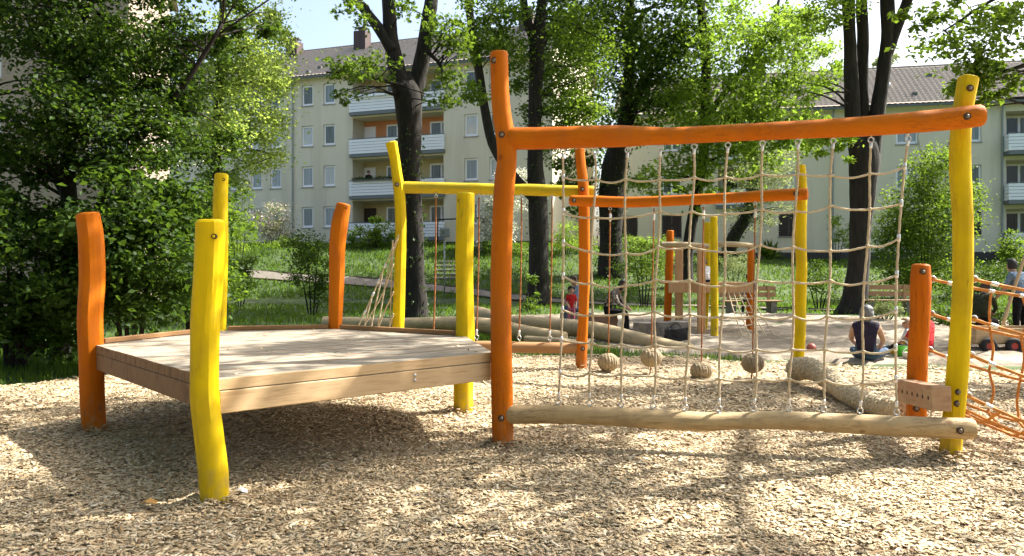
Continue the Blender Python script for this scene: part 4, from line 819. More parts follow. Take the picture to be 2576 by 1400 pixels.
for i in range(1, 12):
    a, b_ = rails[0, 3][i], rails[1, 3][i]; mid = (a+b_)/2-np.array([0, 0, .14]); ropes(br, 'floor_rope', [a, mid, b_], .012, m_orope, n=34, twist=20.)
for f in (.25, .5, .75):
    ropes(br, 'floor_rope', [rails[0, 3][i]*(1-f)+rails[1, 3][i]*f-np.array([0, 0, .14*4*f*(1-f)*.95]) for i in range(13)], .012, m_orope, n=150, twist=20.)

# ------------------------------------------------------------------ rear climbing frame
fr = thing('rope_climber', 'long rope climber behind the net with yellow and orange beams on posts', 'rope climber', (1.0, 11.6, 0))
post(fr, 12.0, [(357, 970, 1000), (400, 980, 1006), (440, 985, 1012), (470, 989, 1017), (520, 993, 1021), (600, 994, 1022), (700, 991, 1020), (780, 988, 1018), (835, 986, 1016), (929, 984, 1014)], m_yel, 11, 'bent yellow post')
post(fr, 11.9, [(375, 1446, 1470), (420, 1449, 1474), (460, 1453, 1480), (500, 1455, 1482), (600, 1456, 1484), (700, 1456, 1484), (800, 1455, 1480), (860, 1450, 1478), (932, 1447, 1476)], m_ora, 12, 'orange middle post')
post(fr, 10.6, [(415, 2004, 2027), (480, 2004, 2030), (600, 2001, 2029), (680, 2003, 2030), (760, 1999, 2028), (850, 1996, 2024), (965, 1990, 2018)], m_yel, 13, 'yellow right post')
beam(fr, [(1012, 457, 487), (1100, 459, 488), (1200, 461, 490), (1280, 464, 491), (1330, 463, 493), (1400, 466, 495), (1492, 468, 496)], lambda x: 12.05, m_yelh, 14, 'beam', 'greenish yellow beam', rough=.02)
def dor(x): return 11.75-(x-1440)/570*1.32
beam(fr, [(1437, 492, 518), (1500, 493, 521), (1580, 496, 523), (1650, 494, 521), (1750, 489, 516), (1850, 484, 511), (1950, 477, 507), (2028, 473, 504)], dor, m_orah, 15, 'beam', 'wavy orange beam', rough=.02)
beam(fr, [(1000, 862, 884), (1100, 861, 884), (1200, 858, 884), (1300, 860, 888), (1400, 862, 890), (1452, 863, 889)], lambda x: 11.95, m_brownlog, 16, 'balance_log', 'brown swinging balance log')
for x, yb in ((1097, 851), (1205, 850), (1312, 852), (1389, 853)):
    a = P(x, 489, 12.0); b_ = P(x-6, yb, 11.95); eye(fr, a, 1, .02); cb = eye(fr, b_+np.array([0, 0, -.03]), -1, .03); ropes(fr, 'hand_rope', [a-np.array([0, 0, .05]), (a+b_)/2+np.array([.01, 0, 0]), cb+np.array([0, 0, .05])], .011, m_rrope, n=90); ferrule(fr, cb+np.array([0, 0, .07]), np.array([0, 0, 1]), .018, .08)
def knot_ball(parent, c, R, seed):
    # a fist knot: bands of rope wound over each other round a core
    mb = MB(); r = np.random.default_rng(seed); A = np.linspace(0, 2*np.pi, 25)
    for ax in range(3):
        R3 = [np.eye(3), np.array([[0, 0, 1], [1, 0, 0], [0, 1, 0]]), np.array([[0, 1, 0], [0, 0, 1], [1, 0, 0]])][ax]
        for o in (-.62, -.3, 0.02, .33, .64):
            rr_ = R*math.sqrt(1-o*o*.86)*(1+.05*ax+.02*r.standard_normal()); q = np.stack([np.cos(A)*rr_, np.sin(A)*rr_, np.full_like(A, o*R)+.03*R*np.sin(2*A+ax)], 1)@R3.T
            q[:, 2] *= .86; mb.add(*tube(np.column_stack([q+c, np.full(25, R*.21)]), k=7, caps=False, rfun=lambda s, a: 1+.1*np.cos(2*a+s*60)))
    mb.add(*tube([[*(c-np.array([0, 0, R*.7])), R*.4], [*c, R*.8], [*(c+np.array([0, 0, R*.7])), R*.4]], n=7, k=10)); return mb.build('rope_ball', m_thick, parent, True)
for i, (x, y, xt) in enumerate(((1530, 912, 1535), (1638, 900, 1645), (1764, 934, 1770), (1893, 914, 1900))):
    d = dor(xt)-.02; c = P(x, y, d); a = P(xt, 520-(xt-1535)*.035, d); eye(fr, a, 1, .02); ropes(fr, 'hand_rope', [a-np.array([0, 0, .05]), (a+c)/2, c, np.array([c[0]-.02, d, .03])], .010, m_rrope, n=120); ferrule(fr, a-np.array([0, 0, .16]), np.array([0, 0, 1]), .017, .12); knot_ball(fr, c, .118, 60+i)
A0 = P(1003, 592, 11.86); Gp = lambda x, y, d=12.0: P(x, y, d)
outer = [A0, Gp(960, 690), Gp(925, 770), Gp(851, 925)]
for pth in ([A0, Gp(960, 690), Gp(925, 770), Gp(851, 925)], [A0, Gp(975, 690), Gp(948, 835), Gp(925, 930)], [Gp(990, 665, 11.85), Gp(960, 745), Gp(905, 840), Gp(868, 930)], [Gp(988, 605, 11.85), Gp(985, 700), Gp(980, 840), Gp(972, 930)], [Gp(990, 735, 11.85), Gp(965, 790), Gp(945, 840), Gp(900, 930)], [Gp(962, 690), Gp(942, 780), Gp(930, 840), Gp(905, 930)], [Gp(936, 745), Gp(915, 830), Gp(890, 930)], [Gp(990, 790, 11.85), Gp(975, 840), Gp(945, 930)]):
    ropes(fr, 'slanting_rope', pth, .011, n=90, twist=20.)
for f in (.15, .33, .5, .67, .85):
    q = spline(np.array(outer), 100); ferrule(fr, q[int(f*70)], q[int(f*70)+3]-q[int(f*70)], .02, .07)
for x, y, d in ((998, 465, 12-.1), (1465, 477, 11.9-.1), (1444, 505, dor(1444)-.09), (2003, 487, dor(2003)-.09), (1466, 878, 11.9-.09)): bolt(fr, P(x, y, d), .026)
# thick plaited rope on the ground
kn = np.array([[*P(2000, 930, 10.45), .14], [*P(2040, 928, 10.1), .13], [*P(2085, 955, 9.6), .115], [*P(2135, 992, 8.9), .11], [*P(2190, 1018, 8.3), .105], [*P(2240, 1028, 7.9), .1], [*P(2283, 1028, 7.55), .09]])
kp = spline(kn, 170); T_, N_, B_ = frames(kp[:, :3]); sl_ = np.concatenate([[0], np.cumsum(np.linalg.norm(np.diff(kp[:, :3], axis=0), axis=1))]); mb = MB()
mb.add(*tube(np.column_stack([kp[:, :3], kp[:, 3]*.62]), k=12))
for q in range(16):      # strands wound left and right over and under each other
    sg = 1 if q % 2 else -1; ph = 2*np.pi*(q//2)/8; an = sg*sl_*11+ph; rad = kp[:, 3]*(.84+.10*np.sin(8*sl_*11+sg*1.57+ph*4))
    c = kp[:, :3]+rad[:, None]*(np.cos(an)[:, None]*N_+np.sin(an)[:, None]*B_); mb.add(*tube(np.column_stack([c, kp[:, 3]*.22]), k=7))
m_plait, t, b = mat('plaited_hemp'); n, r = noise_col(t, [(.40, .32, .20), (.58, .49, .34)], (25, 25, 25)); L(t, r.outputs[0], b.inputs['Base Color']); b.inputs['Roughness'].default_value = .9; bump(t, b, n.outputs['Fac'], .5, .01)
o = mb.build('plaited_rope', m_plait, None, True); tag(o, 'thick plaited rope sagging from the rear yellow post to the short orange post', 'rope')

# ------------------------------------------------------------------ fallen logs, stones, seats
def log(name, label, pts, m, seed, cat='log', group=None):
    mb = MB(); mb.add(*tube(pts, n=50, k=16, rough=.02, seed=seed, round_end=.12)); o = mb.build(name, m); fix_normals(o); smooth_by_angle(o, 40); return tag(o, label, cat, group)
log('fallen_log', 'long pale log lying from behind the platform towards the sandpit', [[*P(815, 812, 17.5), 0.133], [*P(1000, 817, 17), 0.148], [*P(1150, 815, 16.6), 0.156], [*P(1250, 825, 16.4), 0.172], [*P(1320, 838, 16), 0.156], [*P(1420, 852, 15.5), 0.133]], m_greylog, 21, group='peeled logs')
log('fallen_log', 'thick pale log in front of the seated adults, its end near the stones', [[*P(1300, 812, 17.2), 0.172], [*P(1400, 822, 16.6), 0.179], [*P(1500, 833, 16), 0.172], [*P(1600, 856, 15.3), 0.164], [*P(1700, 878, 14.6), 0.148], [*P(1737, 884, 14.4), 0.140]], m_greylog, 22, group='peeled logs')
log('fallen_log', 'log lying across the others, raised behind the yellow platform post', [[*P(1190, 790, 18.3), 0.187], [*P(1240, 800, 18), 0.172], [*P(1310, 818, 17.6), 0.156], [*P(1400, 838, 17), 0.140]], m_greylog, 23, group='peeled logs')
log('fallen_log', 'short dark log under the pile near the hanging ropes', [[*P(1322, 856, 15.1), 0.086], [*P(1400, 862, 14.8), 0.094], [*P(1480, 872, 14.5), 0.094]], m_greylog, 24, group='peeled logs')
m_stone = plain('grey_stone', (.17, .155, .135), .9, var=.35); m_stump = wood('stump', [(.16, .09, .06), (.26, .16, .11)], (5, 5, 5), rough=.9)
def block(name, label, c, sx, sy, sz, m, seed, rot=0., cat='stone', group=None, jit=.08):
    r = np.random.default_rng(seed); bm = bmesh.new(); bmesh.ops.create_cube(bm, size=1); bmesh.ops.subdivide_edges(bm, edges=bm.edges, cuts=3, use_grid_fill=True)
    for v in bm.verts:
        q = v.co; l = max(abs(q.x), abs(q.y), abs(q.z)); rr_ = q.length; v.co = q*(1-.12*(rr_/.866-.55)); v.co += Vector(r.normal(0, jit*.25, 3))
        v.co.x *= sx; v.co.y *= sy; v.co.z = (v.co.z+.5)*sz
    me = bpy.data.meshes.new(name); bm.to_mesh(me); bm.free(); o = bpy.data.objects.new(name, me); COL.objects.link(o); me.materials.append(m); o.location = Vector(map(float, c)); o.rotation_euler.z = rot; return tag(o, label, cat, group)
for i, (px, lb) in enumerate(((1618, 'left grey stone block of three behind the log'), (1662, 'middle grey stone block of three behind the log'), (1707, 'right grey stone block of three, beside the black bag'))): block('stone_block', lb, G(px, 16.6+.15*i, .02), .42, .4, .36, m_stone, i, .15*i-.2, group='stone blocks')
block('stump_seat', 'reddish brown block the dark-haired adult sits on', G(1515, 18.2, .0), .62, .5, .42, m_stump, 9, .1, 'seat')
block('stump_seat', 'grey block the adult in light blue sits on', G(1462, 19.6, .0), .5, .5, .42, m_stone, 10, .3, 'seat')
m_black = plain('black_cloth', (.012, .011, .013), .8, var=.3)
bg_ = block('bag', 'black bag dropped in the sand beside the stone blocks', G(1700, 15.9, .02), .42, .26, .30, m_black, 12, .2, 'bag', jit=.25)
mb = MB(); q = np.array([.0, 0, .24]); A = np.linspace(0, math.pi, 12); mb.add(*tube(np.column_stack([np.cos(A)*.12, np.zeros(12), .25+np.sin(A)*.13, np.full(12, .012)]), k=6)); mb.build('strap', m_black, bg_)
m_red = plain('red_plastic', (.35, .09, .06), .5)
bm = bmesh.new(); bmesh.ops.create_uvsphere(bm, u_segments=20, v_segments=12, radius=.085); me = bpy.data.meshes.new('ball'); bm.to_mesh(me); bm.free(); o = bpy.data.objects.new('ball', me); COL.objects.link(o); me.materials.append(m_red)
me.polygons.foreach_set('use_smooth', [True]*len(me.polygons)); o.location = Vector(map(float, G(2041, 14.0, .11))); tag(o, 'dull red ball in the sand left of the seated woman', 'ball')
mb = MB(); mb.add(*torus((0, 0, 0), (0, 0, 1), .0855, .003, 24, 6)); s = mb.build('seam', plain('ball_seam', (.18, .04, .03), .6), None); s.parent = o
def pail(label, px, d, c, R=.09, h=.16):
    b0 = G(px, d, .03); t = thing('toy_bucket', label, 'toy', b0); mb = MB(); mb.add(*tube([[*b0, R*.75], [*(b0+[0, 0, h*.9]), R], [*(b0+[0, 0, h]), R*1.08]], k=18)); mb.build('pail', plain('toy_plastic', c, .35), t, True)
    A = np.linspace(.1, math.pi-.1, 12); mb = MB(); mb.add(*tube(np.column_stack([b0[0]+np.cos(A)*R, np.full(12, b0[1]-.02), b0[2]+h+np.sin(A)*R*.9, np.full(12, .006)]), k=6)); mb.build('handle', m_white, t)
pail('bright green toy bucket between the people sitting in the sand', 2267, 13.2, (.08, .45, .03), .11, .2); pail('small yellow toy bucket behind the green one', 2252, 13.7, (.75, .5, .03)); pail('white toy bucket beside the person in red', 2283, 12.95, (.75, .72, .68), .08, .12); pail('yellow toy mould next to the child in white', 2280, 14.1, (.7, .5, .02), .07, .2)

# benches
m_benchw = wood('bench_wood', [(.24, .15, .08), (.36, .24, .14)], Hs, rough=.7)
def bench(label, px, d, wd, rz):
    c = G(px, d, float(ground_z((px-CX)/FPX*d, d))); t = thing('park_bench', label, 'bench', c); R = Matrix.Rotation(rz, 3, 'Z'); Mx = lambda v: np.asarray(v)@np.array(R).T+c
    for y0 in (-.18, .0, .18): mb = MB(); mb.box(-wd/2, wd/2, y0-.075, y0+.075, .42, .46, Mx); mb.build('seat_slat', m_benchw, t)
    for z0 in (.56, .76): mb = MB(); mb.box(-wd/2, wd/2, .28, .315, z0, z0+.15, Mx); mb.build('back_slat', m_benchw, t)
    for s in (-1, 1):
        mb = MB(); mb.box(s*wd*.36-.1, s*wd*.36+.1, -.2, .2, 0, .415, Mx); mb.build('leg', m_stone, t); mb = MB(); mb.box(s*wd*.36-.04, s*wd*.36+.04, .232, .278, .3, .92, Mx); mb.build('back_support', m_benchw, t)
bench('wooden park bench behind the far play tower', 1890, 25.5, 1.9, .1); bench('wooden park bench right of the beech trunk, half in shade', 2235, 24.6, 1.6, -.1)

# ------------------------------------------------------------------ far play tower
tw = thing('play_tower', 'small play tower in the sandpit with orange and yellow posts and rope ladder', 'play tower', G(1790, 18.5))
post(tw, 18.7, [(580, 1677, 1695), (625, 1675, 1695), (720, 1672, 1692), (840, 1669, 1688)], m_ora, 31, 'left orange post', rough=.01); post(tw, 18.7, [(618, 1881, 1898), (700, 1880, 1898), (835, 1876, 1893)], m_ora, 32, 'right orange post', rough=.01)
post(tw, 17.3, [(545, 1786, 1805), (700, 1787, 1806), (849, 1788, 1807)], m_yel, 33, 'yellow upright post', rough=.01); post(tw, 19.0, [(560, 1772, 1792), (700, 1768, 1788), (832, 1764, 1780)], m_yel, 34, 'slanting yellow post', rough=.01)
m_towerw = wood('tower_wood', [(.42, .24, .12), (.56, .36, .2)], Vs, rough=.65)
for px, d in ((1708, 18.4), (1764, 17.9)):
    c = G(px, d); mb = MB(); mb.box(c[0]-.085, c[0]+.085, d-.06, d+.06, -.1, EYE+(HY-613)/FPX*d-.06); bevel(mb.build('timber_post', m_towerw, tw), .01)
for (xa, xb, ya, d) in ((1664, 1781, 616, 18.1), (1800, 1897, 615, 18.2)):
    mb = MB(); mb.add(*tube([[*P(xa, ya, d), .06], [*P((xa+xb)/2, ya, d), .062], [*P(xb, ya+4, d+.2), .058]], n=16, k=12, rough=.02, round_end=.2)); smooth_by_angle(fix_normals(mb.build('top_rail', m_greylog, tw)))
zdk = EYE-(712-HY)/FPX*18.4
for k_ in range(9):
    y0 = 18.15+k_*.17; mb = MB(); mb.box(G(1686, 18.4)[0], G(1888, 18.4)[0], y0, y0+.16, zdk-.05, zdk); mb.build('deck_plank', m_towerw, tw)
mb = MB(); mb.box(G(1680, 18.2)[0], G(1890, 18.2)[0], 18.05, 18.13, zdk-.22, zdk+.012); mb.build('edge_board', m_towerw, tw)
mb = MB(); mb.box(G(1755, 19)[0], G(1784, 19)[0], 19.0, 19.06, zdk+.12, zdk+.3); mb.build('orange_board', m_orah, tw)
lad = []
for i in range(5):
    a = P(1832+13*i, 735, 18.05); b_ = P(1905+14*i-(4-i)*8, 860+4*(i % 2), 16.6); lad.append(sag(a, b_, .06, 9)); ropes(tw, 'ladder_rope', lad[-1], .012, n=40)
for j in range(1, 8): ropes(tw, 'ladder_rung', [lad[i][j] for i in range(5)], .012, n=30)

# ------------------------------------------------------------------ cart
ct = thing('wooden_cart', 'wooden pull cart with black rubber wheels at the right edge', 'cart', G(2540, 14.3)); m_cart = wood('cart_wood', [(.40, .28, .15), (.55, .40, .24)], Hs, rough=.6)
cx0, cx1 = G(2440, 14.2)[0], G(2440, 14.2)[0]+1.35; zc0, zc1 = .2, .46
for i_, (a, b_, c, d) in enumerate(((cx0, cx1, 14.0, 14.03), (cx0, cx1, 14.67, 14.7), (cx0, cx0+.03, 14.032, 14.668), (cx1-.03, cx1, 14.032, 14.668))):
    for k_ in range(2): mb = MB(); mb.box(a, b_, c, d, zc0+k_*.13, zc0+k_*.13+.125); mb.build('side_board', m_cart, ct)
mb = MB(); mb.box(cx0+.03, cx1-.03, 14.03, 14.67, zc0-.03, zc0); mb.build('floor_board', m_cart, ct)
m_tyre = plain('rubber_tyre', (.015, .015, .016), .85); m_rimr = plain('red_rim', (.35, .03, .02), .5)
for wx in (cx0+.18, cx0+.62, cx1-.2):
    for wy in (13.93, 14.77):
        mb = MB(); mb.add(*torus((wx, wy, .15), (0, 1, 0), .1, .05, 22, 8)); wh = mb.build('wheel', m_tyre, ct, True); mb = MB(); mb.add(*tube([[wx, wy-.03, .15, .06], [wx, wy+.03, .15, .06]], k=14)); mb.build('rim', m_rimr, wh)
mb = MB(); mb.add(*tube([[cx0+.45, 13.97, .52, .03], [cx0+.62, 13.98, 1.05, .028], [cx0+.86, 14.0, 1.75, .028]], n=10, k=8)); mb.build('pull_handle', m_cart, ct, True)

# ------------------------------------------------------------------ pole box, carpet frame, steps
gz = float(ground_z(G(1118, 33)[0], 33)); pb = thing('pole_box', 'grey box on a thin metal pole on the bank', 'post box', G(1118, 33, gz)); c = G(1118, 33)
mb = MB(); mb.add(*tube([[c[0], 33, gz-.1, .035], [c[0], 33, 2.75, .035]], k=8)); mb.build('pole', m_pipe, pb, True)
p1, p2 = P(1106, 575, 32.9), P(1132, 597, 32.9); mb = MB(); mb.box(p1[0], p2[0], 32.75, 33.0, p2[2], p1[2]); bevel(mb.build('box', plain('grey_box', (.20, .23, .22), .6), pb), .02); mb = MB(); mb.box(p1[0]+.12, p1[0]+.2, 32.73, 32.75, p2[2]+.1, p1[2]-.1); mb.build('latch', m_gut, pb)
d = 45; gz = float(ground_z(-2, d)); fx0, fx1 = G(1101, d)[0], G(1206, 43)[0]; zt0, zt1 = P(1103, 553, 45)[2], P(1206, 549, 43)[2]
cf = thing('carpet_rack', 'black metal carpet-beating rack in front of the lowest balcony', 'rack', (fx0, d, gz)); mk = plain('black_pipe', (.02, .022, .022), .5, .5)
for x, y, zt in ((fx0, 45, zt0), (fx1, 43, zt1)): mb = MB(); mb.add(*tube([[x, y, float(ground_z(x, y))-.1, .04], [x, y, zt, .04]], k=8)); mb.build('upright', mk, cf, True)
mb = MB(); mb.add(*tube([[fx0-.05, 45, zt0, .04], [fx1+.05, 43, zt1, .04]], k=8)); mb.build('crossbar', mk, cf, True)
st = thing('stone_steps', 'grey stone steps set into the grassy bank', 'steps', G(1120, 37.5, .9)); 
for i in range(5):
    y = 37.0+i*.75; z = float(ground_z(-3.1, y))
    for k_ in range(2): mb = MB(); x0 = -3.75+k_*.72; mb.box(x0, x0+.70, y, y+.7, z-.15, z+.14+.01*k_); bevel(mb.build('step', m_stone, st), .02)

# ------------------------------------------------------------------ people
m_skin = plain('skin', (.42, .25, .17), .6, var=.06); m_skin2 = plain('tanned_skin', (.36, .20, .13), .6, var=.06)
def cloth(name, c, var=.15):
    m = plain(name, c, .85, spec=.2, var=var); t = m.node_tree; n, r = noise_col(t, [(0, 0, 0), (1, 1, 1)], (7, 7, 12), detail=3, dist=1.2); bump(t, t.nodes['Principled BSDF'], n.outputs['Fac'], 1, .06); return m
def patterned(name, c0, c1):
    m, t, b = mat(name); tc = t.nodes.new('ShaderNodeTexCoord'); wv = t.nodes.new('ShaderNodeTexWave'); wv.inputs['Scale'].default_value = 12; wv.inputs['Distortion'].default_value = 9; wv.inputs['Detail'].default_value = 3
    rr = t.nodes.new('ShaderNodeValToRGB'); rr.color_ramp.elements[0].color = (*c0, 1); rr.color_ramp.elements[1].color = (*c1, 1); rr.color_ramp.elements[0].position = .4; rr.color_ramp.elements[1].position = .6
    L(t, tc.outputs['Object'], wv.inputs[0]); L(t, wv.outputs['Fac'], rr.inputs[0]); L(t, rr.outputs[0], b.inputs['Base Color']); b.inputs['Roughness'].default_value = .9; return m
STAND = dict(pelvis=(0, 0, .93), spine=(0, 0, 1.08), chest=(0, .01, 1.28), neck=(0, .01, 1.46), head=(0, .03, 1.58), crown=(0, .02, 1.68), sh=(.17, 0, 1.40), el=(.24, -.02, 1.13), wr=(.22, .10, .90), hip=(.09, 0, .88), kn=(.10, .02, .49), an=(.10, -.02, .08), toe=(.11, .14, .04))
SEAT = dict(pelvis=(0, 0, .52), spine=(0, .03, .68), chest=(0, .10, .88), neck=(0, .17, 1.06), head=(0, .23, 1.16), crown=(0, .25, 1.26), sh=(.17, .12, 1.0), el=(.23, .22, .76), wr=(.12, .40, .66), hip=(.10, .06, .50), kn=(.14, .46, .50), an=(.13, .50, .09), toe=(.14, .66, .05))
FLOOR = dict(pelvis=(0, 0, .12), spine=(0, .0, .27), chest=(0, .03, .47), neck=(0, .06, .64), head=(0, .10, .74), crown=(0, .11, .84), sh=(.17, .04, .58), el=(.24, .14, .35), wr=(.18, .34, .24), hip=(.11, .06, .11), kn=(.26, .42, .16), an=(.10, .66, .08), toe=(.02, .76, .07))
def person(label, loc, rz, H, pose, mats, hair=None, over=None, group=None, face=False, leftover=None, hs=1.):
    """mats: skin, top, trousers, shoes; one continuous skinned body, hair as a child"""
    J = dict(pose); 
    if over: J.update(over)
    Lft = leftover or {}
    s = H/1.7; V, E, Rr, M_ = [], [], [], []
    def v(p, r, ry=None): V.append(tuple(q*s for q in p)); Rr.append((r*s, (ry or r)*s)); return len(V)-1
    def e(a, b_, m): E.append((a, b_)); M_.append(m)
    pel = v(J['pelvis'], .165, .13); sp = v(J['spine'], .15, .115); ch = v(J['chest'], .17, .12); nk = v(J['neck'], .052); hd = v(J['head'], .088*hs, .098*hs); cr = v(J['crown'], .07*hs, .078*hs)
    e(pel, sp, 1); e(sp, ch, 1); e(ch, nk, 1); e(nk, hd, 0); e(hd, cr, 0); short = mats[4] if len(mats) > 4 else False
    for sx in (-1, 1):
        g = lambda k: (lambda q: (q[0]*sx, q[1], q[2]))(Lft[k] if sx < 0 and k in Lft else J[k])
        sh = v(g('sh'), .068); el = v(g('el'), .044); wr = v(g('wr'), .03); e(ch, sh, 1); e(sh, el, 0 if short == 2 else 1); e(el, wr, 0 if short else 1)
        w_, l_ = np.array(g('wr')), np.array(g('el')); d = (w_-l_)/np.linalg.norm(w_-l_); side = np.array([1., 0, 0])-d*d[0]; side /= np.linalg.norm(side)+1e-6
        pa = v(w_+d*.07, .036, .02); e(wr, pa, 0); dn = np.cross(d, side)
        for f, ln in ((-.024, .062), (-.008, .078), (.009, .074), (.025, .058)):
            a = v(w_+d*(.07+ln*.55)+side*f*1.25, .0095); b2 = v(w_+d*(.07+ln*.95)+side*f*1.3-np.array([0, 0, .014]), .008); e(pa, a, 0); e(a, b2, 0)
        a = v(w_+d*.045-side*sx*.045, .011); b2 = v(w_+d*.085-side*sx*.058, .009); e(wr, a, 0); e(a, b2, 0)
        hp = v(g('hip'), .095); kn_ = v(g('kn'), .062); an = v(g('an'), .045); to = v(g('toe'), .038, .032); e(pel, hp, 2); e(hp, kn_, 2); e(kn_, an, 2); e(an, to, 3)
    me = bpy.data.meshes.new('person'); me.from_pydata(V, E, []); o = bpy.data.objects.new('person', me); COL.objects.link(o)
    o.modifiers.new('skin', 'SKIN'); sk = me.skin_vertices[0].data
    for i_, r_ in enumerate(Rr): sk[i_].radius = r_; sk[i_].use_root = (i_ == 0)
    ss = o.modifiers.new('sub', 'SUBSURF'); ss.levels = 1; ss.render_levels = 1
    dg = bpy.context.evaluated_depsgraph_get(); m2 = bpy.data.meshes.new_from_object(o.evaluated_get(dg)); o.modifiers.clear(); o.data = m2; bpy.data.meshes.remove(me)
    m2.materials.clear()
    for m_ in mats[:4]: m2.materials.append(m_)
    Va = np.array(V); A = Va[[q[0] for q in E]]; B = Va[[q[1] for q in E]]; BA = B-A; c = np.array([p.center for p in m2.polygons])
    if len(c):
        t_ = np.clip(((c[:, None]-A[None])*BA[None]).sum(-1)/(BA*BA).sum(-1)[None], 0, 1); dd = np.linalg.norm(c[:, None]-(A[None]+t_[..., None]*BA[None]), axis=-1); m2.polygons.foreach_set('material_index', np.array(M_)[dd.argmin(1)].astype(np.int32))
    m2.polygons.foreach_set('use_smooth', [True]*len(m2.polygons)); m2.update()
    o.location = Vector(map(float, loc)); o.rotation_euler.z = rz; tag(o, label, 'person', group)
    h0, h1 = np.array(J['head'])*s, np.array(J['crown'])*s; s_body, s = s, s*hs; axis = (h1-h0)/np.linalg.norm(h1-h0)
    if hair is not None:
        hm, ln = hair; r = np.random.default_rng(int(H*1000)); c0 = h0*.45+h1*.55; bm = bmesh.new(); bmesh.ops.create_uvsphere(bm, u_segments=20, v_segments=14, radius=1)
        for q in bm.verts:
            x, y, z = q.co; k = 1+.05*r.standard_normal(); h = math.hypot(x, y)
            if z < 0 and h > .05: f = (1.02-.16*z*z)/h*min(1, h*4); x *= f; y *= f          # hangs straight down instead of closing in
            if y > 0 and z < .42: y = -.1-.2*y                                              # leaves the face free
            q.co = Vector((x*.104*s*k, (y*.112-.012)*s*k, (z*.108 if z > 0 else z*ln)*s+.010*s))
        hme = bpy.data.meshes.new('hair'); bm.to_mesh(hme); bm.free(); ho = bpy.data.objects.new('hair', hme); COL.objects.link(ho); hme.materials.append(hm); hme.polygons.foreach_set('use_smooth', [True]*len(hme.polygons)); ho.location = Vector(map(float, c0)); ho.parent = o
    if face:
        mb = MB(); hz = h0+axis*.02*s; fy = .098*s
        for sx in (-1, 1): mb.add(*tube([[hz[0]+sx*.034*s, hz[1]+fy*.80, hz[2]+.028*s, .013*s], [hz[0]+sx*.034*s, hz[1]+fy*.93, hz[2]+.028*s, .011*s]], k=8))
        ey = mb.build('eyes', m_black, None); ey.parent = o
        mb = MB(); mb.add(*tube([[hz[0], hz[1]+fy*.85, hz[2]+.03*s, .009*s], [hz[0], hz[1]+fy*1.12, hz[2]-.01*s, .015*s], [hz[0], hz[1]+fy*.85, hz[2]-.02*s, .012*s]], n=6, k=7)); no = mb.build('nose', mats[0], None, True); no.parent = o
        mb = MB(); mb.add(*tube([[hz[0]-.028*s, hz[1]+fy*.86, hz[2]-.042*s, .006*s], [hz[0], hz[1]+fy*.95, hz[2]-.044*s, .009*s], [hz[0]+.028*s, hz[1]+fy*.86, hz[2]-.042*s, .006*s]], n=6, k=6)); mo = mb.build('mouth', plain('lips', (.38, .13, .10), .6), None); mo.parent = o
        mb = MB()
        for sx in (-1, 1): mb.add(*torus((hz[0]+sx*.092*s, hz[1]-.005*s, hz[2]+.005*s), (1, .2, 0), .018*s, .009*s, 10, 6))
        ea = mb.build('ears', mats[0], None, True); ea.parent = o
    return o
PI = math.pi; hair_b = plain('black_hair', (.012, .009, .008), .6, var=.3); hair_g = plain('grey_hair', (.12, .125, .13), .55, var=.45); hair_br = plain('brown_hair', (.05, .03, .02), .6, var=.3)
c_red = cloth('red_cotton', (.50, .02, .025)); c_pink = cloth('pink_trousers', (.45, .13, .20)); c_jean = cloth('denim', (.07, .11, .17), .3); c_blk = cloth('black_trousers', (.010, .010, .012)); c_navy = cloth('dark_violet_vest', (.028, .022, .045)); c_lb = cloth('light_blue_cotton', (.30, .40, .50)); c_wh = cloth('white_cotton', (.62, .64, .68)); c_grn = cloth('dark_olive_jacket', (.035, .04, .02)); c_shoe = cloth('dark_shoes', (.03, .028, .026)); c_shw = cloth('white_trainers', (.6, .6, .6))
person('toddler in red T-shirt and pink trousers standing behind the log', G(1437, 19.0, .03), PI+.15, .98, STAND, [m_skin, c_red, c_pink, c_shoe, True], (hair_b, .07), dict(el=(.22, .02, 1.16), wr=(.17, .17, 1.0), head=(0, .03, 1.58), crown=(0, .02, 1.74)), face=True, hs=1.45)
person('dark-haired adult in patterned top bent forward on the brown block', G(1522, 18.2, .0), -PI/2-.35, 1.72, SEAT, [m_skin2, patterned('patterned_top', (.03, .025, .022), (.36, .31, .26)), c_blk, c_blk, False], (hair_b, .16), dict(spine=(0, .06, .68), chest=(0, .20, .85), neck=(0, .32, 1.0), head=(0, .41, 1.08), crown=(0, .46, 1.17), sh=(.17, .23, .95), el=(.24, .36, .70), wr=(.14, .50, .60)))
person('adult in light blue shirt half hidden behind the orange middle post', G(1464, 19.6, .0), PI/2+.3, 1.7, SEAT, [m_skin, c_lb, c_jean, c_shoe, False], (hair_br, .1))
person('grey-haired woman in dark vest and jeans sitting in the sand', G(2178, 12.7, .02), -.55, 1.72, FLOOR, [m_skin, c_navy, c_jean, c_shw, 2], (hair_g, .19))
person('dark-haired person in red T-shirt sitting behind the short orange post', G(2327, 13.3, .02), .35, 1.68, FLOOR, [m_skin2, c_red, c_blk, c_shoe, True], (hair_b, .11))
person('small fair child in white top sitting beside the toys', G(2289, 14.0, .02), .9, 1.15, FLOOR, [m_skin, c_wh, c_jean, c_shoe, True], (plain('fair_hair', (.36, .25, .14), .6), .06), hs=1.25)
person('adult in blue-grey shirt and black trousers standing behind the cart', G(2568, 15.2, .0), .35, 1.72, STAND, [m_skin, cloth('blue_grey_shirt', (.16, .23, .32)), c_blk, c_shoe, True], (hair_b, .1), dict(chest=(0, .08, 1.27), neck=(0, .15, 1.42), head=(0, .2, 1.52), crown=(0, .22, 1.62), sh=(.17, .07, 1.38), el=(.24, .14, 1.12), wr=(.2, .3, .98)))
